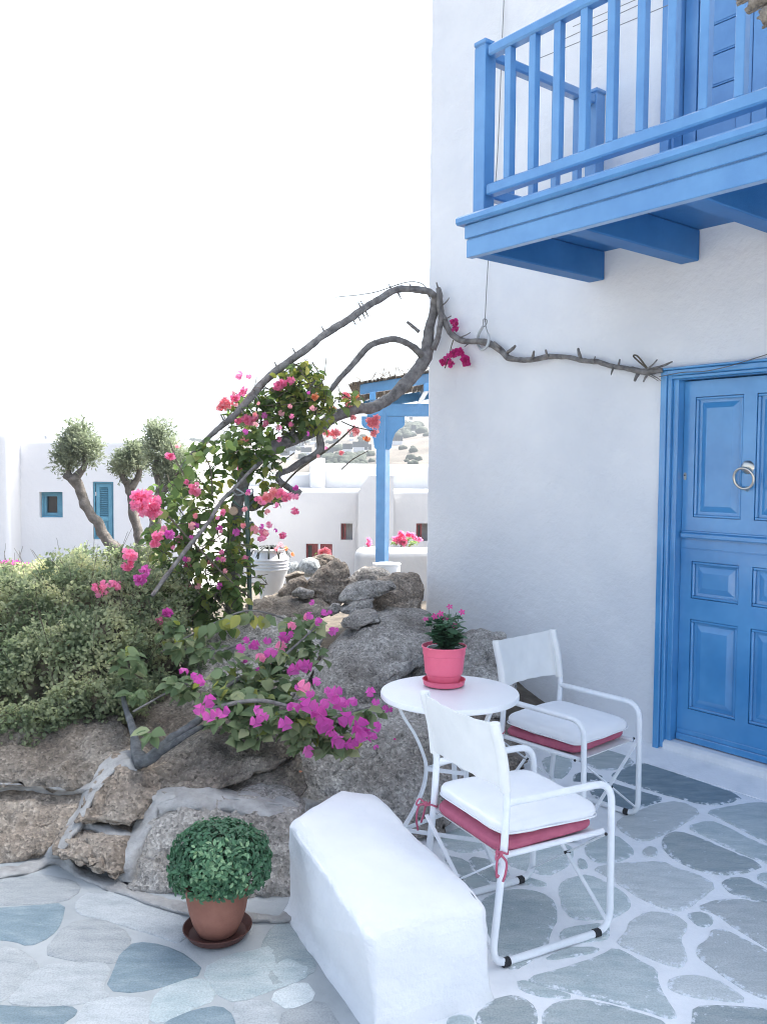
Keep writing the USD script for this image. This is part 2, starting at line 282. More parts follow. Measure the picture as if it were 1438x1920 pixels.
c8, c7, c6, c5 = ((958, 1440), 2.996), ((480, 1440), 2.996), ((790, 1280), 3.268), ((0, 1440), 2.996)
TS = [  # terrace stones, outlined on four enlargements of the photograph
 (c8, 'slate_dark', [(560,40),(640,10),(720,-25),(800,-8),(1000,60),(1310,165),(1200,210),(1080,210),(930,170),(740,115),(600,70)]),
 (c8, 'slate_dark', [(480,70),(520,78),(605,100),(740,140),(868,180),(740,222),(620,240),(560,225),(500,190),(430,120)]),
 (c8, 'slate_warm', [(590,315),(640,280),(800,210),(950,190),(1065,245),(1000,300),(890,360),(740,425),(640,370)]),
 (c8, 'slate', [(1095,250),(1250,215),(1400,195),(1520,215),(1520,450),(1438,425),(1300,350),(1180,290)]),
 (c8, 'slate', [(985,335),(1110,300),(1200,330),(1350,410),(1520,480),(1520,560),(1400,525),(1250,465),(1120,400)]),
 (c8, 'slate', [(845,440),(870,380),(940,360),(1050,395),(1200,460),(1415,550),(1330,590),(1180,605),(1050,580),(920,520)]),
 (c8, 'slate_warm', [(740,475),(775,445),(815,455),(815,490),(770,502)]),
 (c8, 'slate', [(415,470),(440,410),(510,385),(590,385),(650,430),(685,480),(650,510),(560,535),(470,535)]),
 (c8, 'slate_warm', [(465,570),(600,540),(850,530),(930,570),(1040,600),(1145,665),(1080,730),(960,810),(850,790),(700,720),(600,650),(520,600)]),
 (c8, 'slate', [(265,690),(290,640),(400,605),(480,620),(580,670),(665,740),(670,790),(590,840),(450,860),(340,850),(300,800)]),
 (c8, 'slate_warm', [(600,1000),(640,930),(690,860),(760,815),(900,820),(985,870),(985,910),(945,960),(985,1070),(965,1130),(860,1105),(740,1050)]),
 (c8, 'slate', [(990,830),(1050,812),(1110,835),(1140,870),(1100,900),(1040,885)]),
 (c8, 'slate', [(1185,660),(1220,625),(1310,620),(1380,660),(1520,730),(1520,770),(1380,745),(1250,715)]),
 (c8, 'slate_warm', [(1050,790),(1130,755),(1240,740),(1520,775),(1520,1060),(1400,990),(1250,890),(1150,820)]),
 (c8, 'slate_warm', [(1045,1020),(1120,960),(1135,915),(1200,915),(1330,980),(1520,1080),(1520,1315),(1400,1290),(1300,1240),(1200,1170),(1110,1110),(1060,1070)]),
 (c8, 'slate_warm', [(880,1205),(950,1175),(1060,1172),(1200,1220),(1330,1320),(1180,1310),(1000,1290),(900,1250)]),
 (c8, 'slate', [(1030,1345),(1200,1345),(1520,1370),(1520,1600),(1000,1600),(1020,1440)]),
 (c8, 'slate', [(90,1190),(300,1130),(520,1060),(580,1015),(700,1080),(820,1140),(810,1200),(850,1290),(930,1400),(880,1410),(770,1370),(560,1320),(330,1260),(200,1230)]),
 (c8, 'slate', [(185,1390),(250,1325),(400,1310),(600,1350),(760,1400),(860,1438),(900,1540),(200,1540),(190,1450)]),
 (c7, 'slate', [(1245,1400),(1320,1320),(1420,1288),(1500,1295),(1565,1350),(1580,1438),(1520,1560),(1290,1540),(1260,1470)]),
 (c7, 'slate', [(1075,1420),(1130,1395),(1190,1400),(1215,1438),(1200,1500),(1090,1490)]),
 (c8, 'slate', [(40,1195),(180,1240),(325,1280),(325,1297),(200,1290),(60,1255)]),
 (c6, 'slate', [(385,1320),(520,1275),(680,1278),(790,1320),(835,1420),(790,1520),(770,1620),(640,1680),(480,1685),(410,1600),(370,1450)]),
 (c8, 'slate', [(280,940),(320,905),(540,875),(545,960),(480,975),(300,985)]),
 (c8, 'slate', [(185,1088),(270,1035),(350,1015),(490,1018),(470,1038)]),
 (c8, 'slate', [(20,620),(80,615),(190,650),(190,668),(120,665),(40,640)]),
 (c6, 'slate', [(530,1060),(600,1010),(760,990),(920,1000),(925,1080),(860,1150),(770,1190),(620,1150),(540,1120)]),
 (c8, 'slate', [(380,510),(410,520),(425,560),(395,570),(380,540)]),
 (c6, 'slate', [(80,960),(200,905),(350,875),(490,890),(480,960),(360,1040),(200,1045)]),
 (c6, 'slate', [(290,1075),(440,1090),(545,1170),(500,1222),(430,1222),(340,1160)]),
 (c6, 'slate', [(130,1060),(270,1090),(330,1180),(440,1240),(330,1290),(240,1200)]),
 (c6, 'slate', [(940,460),(1080,400),(1230,420),(1310,510),(1120,545),(980,490)]),
 (c6, 'slate_dark', [(930,590),(965,550),(1105,570),(1100,605),(940,610)]),
 (c6, 'slate', [(740,470),(860,440),(920,470),(905,550),(840,600),(760,540)]),
 (c6, 'slate', [(500,1720),(640,1700),(680,1708),(560,1765)]),
 (c8, 'slate', [(1385,600),(1520,585),(1520,690),(1400,640)]),
]
for k, (o, m, P) in enumerate(TS): paver(terr, P, m, o[0], o[1], 0, seed=k)
PS = [  # path stones, many flush in the cement
 (c5, 'slate_dark', [(-60,805),(200,782),(350,770),(330,870),(270,950),(165,997),(100,970),(-60,950)]),
 (c5, 'slate_dark', [(665,1110),(690,1050),(765,988),(900,1010),(1040,1070),(1130,1150),(960,1210),(760,1255),(620,1242)]),
 (c5, 'slate_pale', [(450,740),(520,703),(650,710),(850,800),(1035,850),(1025,985),(900,940),(600,850),(438,812)]),
 (c5, 'slate_pale', [(-60,1010),(100,1030),(200,1110),(180,1170),(30,1300),(-60,1310)]),
 (c5, 'slate_pale', [(380,885),(560,850),(720,950),(700,1040),(620,1100),(400,1075),(260,1040)]),
 (c5, 'slate_dark', [(-60,1350),(200,1365),(380,1357),(412,1380),(330,1438),(200,1540),(-60,1540)]),
 (c5, 'slate', [(845,1390),(900,1260),(1050,1200),(1150,1200),(1205,1295),(1050,1360),(890,1430)]),
 (c5, 'slate_dark', [(930,1440),(1100,1372),(1230,1350),(1290,1400),(1300,1540),(900,1540)]),
 (c5, 'slate_pale', [(1318,1332),(1438,1320),(1520,1340),(1560,1540),(1370,1540)]),
 (c5, 'slate', [(1150,1140),(1290,1060),(1430,1040),(1560,1000),(1650,1050),(1740,1160),(1560,1230),(1330,1310),(1230,1270)]),
 (c5, 'slate_pale', [(215,1130),(420,1100),(610,1112),(550,1250),(600,1290),(380,1330),(100,1325),(60,1300)]),
 (c5, 'slate_pale', [(-60,645),(200,605),(400,640),(440,690),(360,750),(150,762),(-60,772)]),
 (c5, 'slate_pale', [(460,1345),(640,1300),(820,1310),(830,1420),(700,1540),(440,1540)]),
 (c7, 'slate_warm', [(85,1290),(260,1208),(322,1290),(200,1350)]),
 (c7, 'slate_pale', [(150,1400),(220,1365),(360,1320),(420,1400),(500,1540),(180,1540)]),
 (c7, 'slate', [(40,1000),(110,890),(180,890),(260,1010),(335,1130),(220,1185),(60,1230)]),
]
for k, (o, m, P) in enumerate(PS): paver(pathp, P, m, o[0], o[1], -.004, h=.003, seed=50+k, amp=.006, rnd=1, smear=.2, grow=.014)

# ================================================================ the white house
house = thing('white_house', 'white plastered house with blue balcony and blue door', 'house', W0)
prof = CrossSection([np.array([(-7, -6), (2.03, -6), (2.03, 0), (-7, 0)], float)], m3.FillRule.Positive).offset(-.06, m3.JoinType.Round).offset(.06, m3.JoinType.Round, circular_segments=32)
wall = Manifold.extrude(prof, 6.5).translate([0, 0, -.6])
fs, _ = L(1238, 800, .02); ds1 = fs-1.36                       # outer frame left edge; opening's right side
dtop = L(1262, 712, .0)[1]
def hole(s0, s1, z0, z1, d=.45): return Manifold.cube([s1-s0, d+.1, z1-z0]).translate([s0, -d, z0])
bs, _ = L(1244, 100, .0); btop = 5.35
bz = L(1258, 270, 0)[1]
wall = wall - hole(ds1+.05, fs-.05, -.2, dtop+.004) - hole(bs-1.3, bs-.02, 2.98, btop)
v, f, _ = vf(wall.refine_to_length(.11))
vw = v.copy(); fr = (np.abs(v[:, 1]) < 1e-4) | (v[:, 0] > 1.9)
vw[:, 1] += fr*(.022*(meshkit.fbm(v*[1.1, 1, 1.1], 3, 5)-.5)+.010*(meshkit.fbm(v*[3.5, 1, 3.5], 3, 6)-.5)*((v[:, 0] > fs+.1) | (v[:, 2] > 2.5))); vw[:, 0] += (v[:, 0] > 1.9)*.02*(meshkit.fbm(v*.9, 3, 9)-.5)
part(house, 'wall', (HL(vw), f), K['plaster'], 40)
wl = house
# ---- the front door
e = -.075
def Ld(x, y): return L(x, y, e)
jl = Ld(1283, 850)[0]                                          # leaf's left edge
jr = jl-.98
zb, zmid, zt = Ld(1262, 1383)[1], Ld(1345, 1008)[1], Ld(1345, 700)[1]
leafT, leafB = dtop-.006, zb
door = part(house, 'front_door', H(box((jr, e-.045, zb+.004), (jl, e-.012, leafT), .003)), K['blue'])
def raised(s0, s1, z0, z1, o, parent=door):
    """a sunk panel: proud moulding round a fielded centre"""
    w = .014
    fr = J(*[box(a, b, .004) for a, b in (((s0, o-.01, z1-w), (s1, o+.010, z1)), ((s0, o-.01, z0), (s1, o+.010, z0+w)), ((s0, o-.01, z0+w), (s0+w, o+.010, z1-w)), ((s1-w, o-.01, z0+w), (s1, o+.010, z1-w)))])
    a, b, c = .030, .062, .008
    def rect(d, oo): return [(s0+d, oo, z0+d), (s1-d, oo, z0+d), (s1-d, oo, z1-d), (s0+d, oo, z1-d)]
    V = np.array(rect(w, o-.008)+rect(a, o-.010)+rect(b, o+.004)); Fc = []
    for r in (0, 4):
        for k in range(4): Fc.append((r+k, r+(k+1) % 4, r+4+(k+1) % 4, r+4+k))
    Fc.append((8, 9, 10, 11)); Fc = np.array(Fc)[:, ::-1]
    part(parent, 'panel', H(J(fr, (V, Fc))), K['blue'], 20)
# stiles and rails stand proud of the sunk fields
pl0, pl1 = Ld(1304, 850)[0], Ld(1394, 850)[0]; pr0 = Ld(1419, 850)[0]; pw = pl0-pl1
rows = [(Ld(1345, 972)[1], Ld(1345, 742)[1]), (Ld(1345, 1128)[1], Ld(1345, 1056)[1]), (Ld(1345, 1342)[1], Ld(1345, 1168)[1])]
cols = [(pl1, pl0), (pr0-pw, pr0)]
so = e-.012
grid_ = box((jr, so-.002, zb+.006), (jl, e+.012, leafT-.002), .002)
gm = Manifold(m3.Mesh(vert_properties=np.asarray(grid_[0], np.float32), tri_verts=np.asarray(grid_[1], np.uint32)))
for s0, s1 in cols:
    for z0, z1 in rows: gm = gm-Manifold.cube([s1-s0, .2, z1-z0]).translate([s0, -.2, z0])
gm = gm-Manifold.cube([2, .02, .006]).translate([jr-.5, e+.008, zmid-.022])
part(door, 'stiles', H(gm), K['blue'], 20)
for s0, s1 in cols:
    for z0, z1 in rows: raised(s0+.002, s1-.002, z0+.002, z1-.002, e)
part(door, 'middle_moulding', H(J(box((jr, e+.012, zmid-.012), (jl-.004, e+.034, zmid+.018), .006), box((jr, e+.012, zmid+.018), (jl-.004, e+.022, zmid+.030), .003))), K['blue'])
part(door, 'bottom_moulding', H(J(box((jr, e+.012, zb+.006), (jl-.004, e+.026, zb+.045), .004), box((jr, e+.012, zb+.045), (jl-.004, e+.018, zb+.072), .003))), K['blue'])
part(door, 'upper_lip', H(box((jr, e+.012, zmid-.075), (jl-.004, e+.016, zmid-.070), .001)), K['blue'])
ks, kz = Ld(1404, 876); R_ = .055
kn = part(door, 'knocker_plate', H(T(lathe([(0, .014), (.020, .014), (.032, .007), (.037, 0)], 28), lambda v: np.c_[v[:, 0]+ks, v[:, 2]+e+.012, v[:, 1]+kz])), K['brass'], 40)
th = np.linspace(0, 2*np.pi, 41)[:-1]; rs, rz = ks+.004, kz-.060
ringp = np.c_[rs+R_*np.cos(th), np.full(40, e+.042)+.012*np.sin(th), rz+R_*np.sin(th)]; ringp = np.vstack([ringp, ringp[:1]])
part(door, 'knocker_ring', H(tube(ringp, .0072, 10, cap=False)), K['brass'], True)
part(door, 'knocker_hinge', H(J(T(trimesh.creation.icosphere(2, .011), lambda v: v*[1.3, 1, 1]+[ks+.006, e+.045, kz-.008]), stick((ks, e+.01, kz-.004), (ks, e+.045, kz-.006), .006))), K['brass'], True)
part(door, 'knocker_stud', H(T(lathe([(0, .022), (.008, .020), (.012, .008), (.015, 0)], 20), lambda v: np.c_[v[:, 0]+ks, v[:, 2]+e+.012, v[:, 1]+rz-R_])), K['brass'], 40)
ls, lz = Ld(1287, 893)
esc = part(door, 'lock_plate', H(J(T(Manifold.hull_points(np.array([[ls+dx+.008*math.cos(a), e+.012+oo, lz+dz+.008*math.sin(a)] for a in np.linspace(0, 6.28, 12) for dx, dz in ((0, .013), (0, -.013)) for oo in (0, .004)])), lambda v: v))), K['brass'])
part(door, 'lock_cylinder', H(T(lathe([(0, .006), (.004, .006), (.004, 0)], 12), lambda v: np.c_[v[:, 0]+ls, v[:, 2]+e+.015, v[:, 1]+lz+.006])), K['rubber'])
# frame: two steps of moulding and a deep jamb
def frame_leg(s0, s1, o0, o1, z0, z1): return box((s0, o0, z0), (s1, o1, z1), .004)
fw = .050
dframe = part(house, 'door_frame', H(J(frame_leg(fs-.038, fs, -.05, .030, .003, dtop+.052), frame_leg(fs-.062, fs-.0385, -.05, .018, .05, dtop+.030),
    frame_leg(ds1, ds1+.038, -.05, .030, .003, dtop+.052), frame_leg(ds1+.0385, ds1+.062, -.05, .018, .05, dtop+.030),
    frame_leg(ds1+.0385, fs-.0385, -.05, .030, dtop+.021, dtop+.052), frame_leg(ds1+.0625, fs-.0625, -.05, .018, dtop+.002, dtop+.0205),
    box((ds1-.01, -.02, dtop+.0525), (fs+.01, .045, dtop+.066), .004))), K['blue'], 25)
part(dframe, 'jamb', H(box((jl+.001, -.15, zb), (fs-.0625, -.004, dtop+.0018), .002)), K['blue'])
part(dframe, 'jamb', H(box((ds1+.0625, -.15, zb), (jr-.001, -.004, dtop+.0018), .002)), K['blue'])
part(dframe, 'head_jamb', H(box((jr-.001, -.15, leafT+.003), (jl+.001, -.004, dtop+.0016), .002)), K['blue'])
part(house, 'threshold', rough(H(box((ds1+.02, -.30, -.05), (fs-.045, .015, zb), .015)), .004, 6, 2), K['grout'], 40)
single('wall_skirt', rough(H(vf(Manifold.hull_points(np.array([(s, o, z) for s in (-3.2, .55) for o, z in ((-.05, -.05), (.20, -.05), (.20, .004), (.09, .016), (-.05, .06))])).refine_to_length(.12))[:2]), .008, 5, 4), K['grout'], 60, kind='structure')
# ---- the balcony door
o = -.10
bf = part(house, 'balcony_door', H(box((bs-1.25, o-.05, 3.0), (bs-.075, o-.010, btop-.05), .003)), K['blue_sheen'])
part(bf, 'door_frame', H(J(box((bs-.055, -.16, 2.99), (bs, .022, btop), .004), box((bs-.075, -.16, 2.99), (bs-.0555, .0, btop), .003))), K['blue_sheen'])
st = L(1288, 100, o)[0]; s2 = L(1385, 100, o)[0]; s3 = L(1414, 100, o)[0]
part(bf, 'stile', H(box((bs-.155, o-.01, 3.002), (bs-.078, o+.014, btop-.06), .003)), K['blue_sheen'])
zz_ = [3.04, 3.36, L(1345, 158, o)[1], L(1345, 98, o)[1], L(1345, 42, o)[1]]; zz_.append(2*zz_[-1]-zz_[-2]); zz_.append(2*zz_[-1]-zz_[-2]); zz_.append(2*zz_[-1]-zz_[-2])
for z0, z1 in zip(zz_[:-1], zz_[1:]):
    part(bf, 'panel_board', H(box((s2+.0025, o-.006, z0+.004), (bs-.1575, o+.004, z1-.008), .004)), K['blue_sheen'])
    part(bf, 'bead', H(box((s2+.0025, o-.006, z1-.006), (bs-.1575, o+.006, z1+.002), .002)), K['blue_sheen'])
part(bf, 'stile', H(box((s3+.004, o-.01, 3.002), (s2, o+.014, btop-.06), .003)), K['blue_sheen'])
part(bf, 'stile', H(box((s3-.08, o-.01, 3.002), (s3, o+.014, btop-.06), .003)), K['blue_sheen'])
hs, hz = L(1275, 52, o+.014)
part(bf, 'hinge', H(J(stick((hs, o+.022, hz-.05), (hs, o+.022, hz+.05), .007), box((hs-.02, o+.0142, hz-.04), (hs+.004, o+.020, hz+.04), .001))), K['brass'])
# ---- the balcony
sE = .532; oF = 1.03
zA = 2.779
def zc(x, y, o): return L(x, y, o)[1]
zG, zL, zT = zc(873.4, 449.1, oF), zc(871, 423.5, oF), zc(862, 403, oF+.045)
bal = part(house, 'balcony', H(box((-3.4, 0.002, zL+.001), (.48, .98, zL+.0055), 0)), K['blue_shade'], False)
part(bal, 'fascia', H(box((-3.4, oF-.045, zA), (sE, oF, zG-.003), .003)), K['blue_sheen'])
part(bal, 'fascia', H(box((-3.4, oF-.045, zG+.003), (sE+.008, oF+.008, zL-.001), .003)), K['blue_sheen'])
part(bal, 'groove_strip', H(box((-3.4, oF-.04, zG-.0035), (sE-.006, oF-.008, zG+.0035), 0)), K['blue_sheen'])
part(bal, 'end_fascia', H(box((sE-.045, .02, zA+.012), (sE-.006, oF-.0455, zL-.002), .003)), K['blue_sheen'])
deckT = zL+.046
part(bal, 'deck_edge', H(box((-3.4, oF-.06, zL), (sE+.05, oF+.045, deckT), .012)), K['blue_sheen'])
part(bal, 'deck_edge', H(box((sE-.06, .02, zL), (sE+.05, oF-.0605, deckT), .010)), K['blue_sheen'])
for k in range(9): part(bal, 'deck_board', H(box((-3.4, .015+k*.106, zL+.007), (sE-.062, .015+k*.106+.1035, deckT-.004), .002)), K['blue_sheen'])
for k, (xl, xr) in enumerate([(1109, 1137), (1283, 1312), (1, 1)]):
    if k < 2: s1, s0 = L(xl, 530 if k == 0 else 493, 0)[0], L(xr, 525 if k == 0 else 488, 0)[0]
    else: s0, s1 = -.228-.62, -.228-.62+.11
    if k == 0: s1, s0 = .515, .515-.115
    if k == 1: s1 = s0+.115
    part(bal, 'joist', H(box((s0, .003, zA+.004), (s1, oF-.0455, zL), .006)), K['blue_shade'])
    if k == 2: part(bal, 'joist', H(box((s0-.62, .003, zA+.004), (s1-.62, oF-.0455, zL), .006)), K['blue_shade'])
o_ = oF-.055                                                   # the railing's line
pw = .082
pz = zc(908, 66, oF)
def post(s, o, zt, cap=True):
    part(bal, 'post', H(box((s-pw/2, o-pw/2, deckT), (s+pw/2, o+pw/2, zt-.032), .004)), K['blue_sheen'])
    part(bal, 'post_cap', H(J(box((s-pw/2+.003, o-pw/2+.003, zt-.0315), (s+pw/2-.003, o+pw/2-.003, zt-.026), .001), box((s-pw/2-.004, o-pw/2-.004, zt-.0255), (s+pw/2+.004, o+pw/2+.004, zt), .006))), K['blue_sheen'])
sp = L(898, 240, oF-.015)[0]
sp = min(sp, sE-.035); print('post s', sp, 'zs', zG, zL, zT, deckT, 'pz', pz)
post(sp, o_, pz)
rz0, rz1 = zc(911, 105, o_+.03), zc(914, 82.6, o_+.03); print('rail', rz0, rz1)
bz0, bz1 = zc(906.8, 366.7, o_+.03), zc(906.8, 345.6, o_+.03); print('brail', bz0, bz1)
part(bal, 'handrail', H(box((-3.4, o_-.035, rz0), (sp-pw/2-.001, o_+.030, rz1), .010)), K['blue_sheen'])
part(bal, 'bottom_rail', H(box((-3.4, o_-.035, bz0), (sp-pw/2-.001, o_+.030, bz1), .008)), K['blue_sheen'])
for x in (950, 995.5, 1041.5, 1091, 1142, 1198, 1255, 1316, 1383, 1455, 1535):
    s = L(x, 220, o_+.02)[0]; part(bal, 'baluster', H(box((s-.021, o_-.021, bz1+.0005), (s+.021, o_+.021, rz0-.0005), .003)), K['blue_sheen'])
part(bal, 'side_handrail', H(box((sp-.032, .07, rz0), (sp+.032, o_-pw/2-.001, rz1), .010)), K['blue_sheen'])
part(bal, 'side_bottom_rail', H(box((sp-.032, .07, bz0), (sp+.032, o_-pw/2-.001, bz1), .008)), K['blue_sheen'])
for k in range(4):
    oo = o_-.2-k*.19; part(bal, 'baluster', H(box((sp-.021, oo-.021, bz1+.0005), (sp+.021, oo+.021, rz0-.0005), .003)), K['blue_sheen'])
post(sp, .045, pz)
hs_, hz_ = L(1112, 223, .09); part(bal, 'screw_ring', H(T(lathe([(.010, 0), (.010, .004), (.007, .005), (.006, 0)], 14), lambda v: np.c_[v[:, 0]+sp+.012, v[:, 2]+.0865, v[:, 1]+hz_])), K['rubber'])
# the low thatch of the neighbouring awning that hangs into the corner of the picture
aw = thing('reed_awning', 'brown reed awning edge hanging into the top right corner', 'awning', D(1450, 10, 3.3))
rg = random.Random(4)
for k, (x0, y0, x1, y1, w) in enumerate([(1432, 32, 1620, -70, 21), (1408, 8, 1600, -95, 17), (1388, -8, 1580, -120, 15), (1440, -30, 1640, -140, 24), (1450, 60, 1650, -40, 14)]):
    Yk = 3.25+.05*k; A, B = D(x0, y0, Yk), D(x1, y1, Yk-.35); ms = []
    for q in range(26):
        ang = rg.random()*6.28; rr = math.sqrt(rg.random())*w*Yk/F*.8; off = rr*np.array([math.cos(ang)*.6, -.4*math.sin(ang), math.sin(ang)]); st_ = (rg.random()-.5)*.03
        dA = (B-A)/np.linalg.norm(B-A); P = np.array([A+off-dA*st_, (A+B)/2+off*1.05, B+off]); ms.append(tube(P, .0048+.0022*rg.random(), 6))
    ms.append(tube(np.array([A+(B-A)*.02, B]), w*Yk/F*.75, 10))
    part(aw, 'reed_bundle', J(ms), K['reed'], 40)
# washing lines across the balcony, and the wire with the hose loop
for k, ((x0, y0), (x1, y1)) in enumerate([((1004.6, 79.6), (1033, 67)), ((1004.6, 97), (1080.5, 61)), ((1004.6, 110.8), (1208, 24))]):
    oo = .30+.16*k; s0, z0 = L(x0, y0, oo); s1, z1 = L(x1, y1, oo); sl = (z1-z0)/(s1-s0)
    P = np.array([(s, oo, z0+sl*(s-s0)-.01*math.sin((sp-s)*1.2)) for s in np.linspace(sp-.03, -3.0, 16)])
    single('washing_line', H(tube(P, .0022, 5)), K['wire'], True, ['thin washing line across the balcony, uppermost of three and nearest the wall', 'thin washing line across the balcony, middle one of three', 'thin washing line across the balcony, lowest of three with a kink'][k], 'washing line')

# ================================================================ the white block between path and terrace
zf = None
Bf, Bl, Br = G(706, 1945), G(541, 1712), G(917, 1872)
def height_at(p, x, y):                  # height on the vertical line over p that is seen at row y
    best = min(np.linspace(0, 1.2, 1201), key=lambda z: abs((960-F*(((np.array([p[0], p[1], z])-C)@UP)/((np.array([p[0], p[1], z])-C)@_f)))-y)); return float(best)
hb = height_at(Bf, 706, 1738)
Tf, Tl, Tr, Tb, Tbl = G(706, 1742, hb), G(548, 1532, hb+.0), G(908, 1698, hb), G(694, 1482, hb), G(640, 1478, hb)
Bb = np.array([Tb[0]+.02, Tb[1]+.03, 0]); Bbl = np.array([Tbl[0]-.03, Tbl[1]+.12, 0])
pts = []
sp_ = trimesh.creation.icosphere(2, .042).vertices
for p, zz in ((Tf, hb), (Tl, hb), (Tr, hb), (Tb, hb), (Tbl, hb)):
    c = np.array([Tf, Tr, Tb, Tbl, Tl]).mean(0); d = (c-p)[:2]; d = d/np.linalg.norm(d)*.045; pts.append(sp_+[p[0]+d[0], p[1]+d[1], zz-.040])
for p in (Bf, Bl, Br, Bb, Bbl): pts.append(np.array([[p[0], p[1], -.03]]))
blk = Manifold.hull_points(np.vstack(pts)).refine_to_length(.03)
bv, bf_ = rough(blk, .016, 5, 11); bv, bf_ = rough((bv, bf_), .005, 22, 12)
sk = np.clip(1-bv[:, 2]/.05, 0, 1)**2*.02; cc = bv[:, :2].mean(0); dd = bv[:, :2]-cc; bv[:, :2] += dd/np.linalg.norm(dd, axis=1, keepdims=True)*sk[:, None]
single('white_block', (bv, bf_), K['plaster'], True, 'low whitewashed masonry block with rounded edges beside the front chair', 'bench block')

# ================================================================ boulders
ROCKS = []
def boulder(label, out, y0, y1, mat, thick=.45, bulge=.10, seed=0, amp=.035, name='boulder', res=.035, group=None, detail=5.5):
    P = np.asarray(out, float); ty, by = P[:, 1].min(), P[:, 1].max(); c2 = P.mean(0)
    def dep(y): return y0+(y1-y0)*(y-ty)/max(by-ty, 1)
    P = c2+(P-c2)*1.035; ring = np.array([D(x, y, dep(y)) for x, y in P]); cen = D(c2[0], c2[1], dep(c2[1]))
    fwd = np.array([-cen[0], -cen[1], EYE-cen[2]]); fwd /= np.linalg.norm(fwd)
    V = [ring, cen+(ring-cen)*.72+fwd*bulge*.8, cen+(ring-cen)*.38+fwd*bulge, cen+(ring-cen)*.92-fwd*[1, 1, 0]*thick*.45, cen+(ring-cen)*.6-fwd*[1, 1, 0]*thick]
    m = Manifold.hull_points(np.vstack(V)).refine_to_length(res); v, f, _ = vf(m); t = trimesh.Trimesh(v, f, process=True)
    trimesh.smoothing.filter_taubin(t, .5, .52, 6)
    n = t.vertex_normals; q = t.vertices
    d1 = meshkit.fbm(q*detail+seed*3.7, 5, seed)-.5
    r2 = np.abs(meshkit.fbm(q*[9, 9, 15]+seed, 3, seed+40)-.5)
    t.vertices = q+n*(amp*2*d1-.030*amp/.035*(np.clip(.12-r2, 0, 1)/.12)**2)[:, None]
    ROCKS.append(t); return single(name, (np.asarray(t.vertices), np.asarray(t.faces)), K[mat], True, label, 'boulder', group)
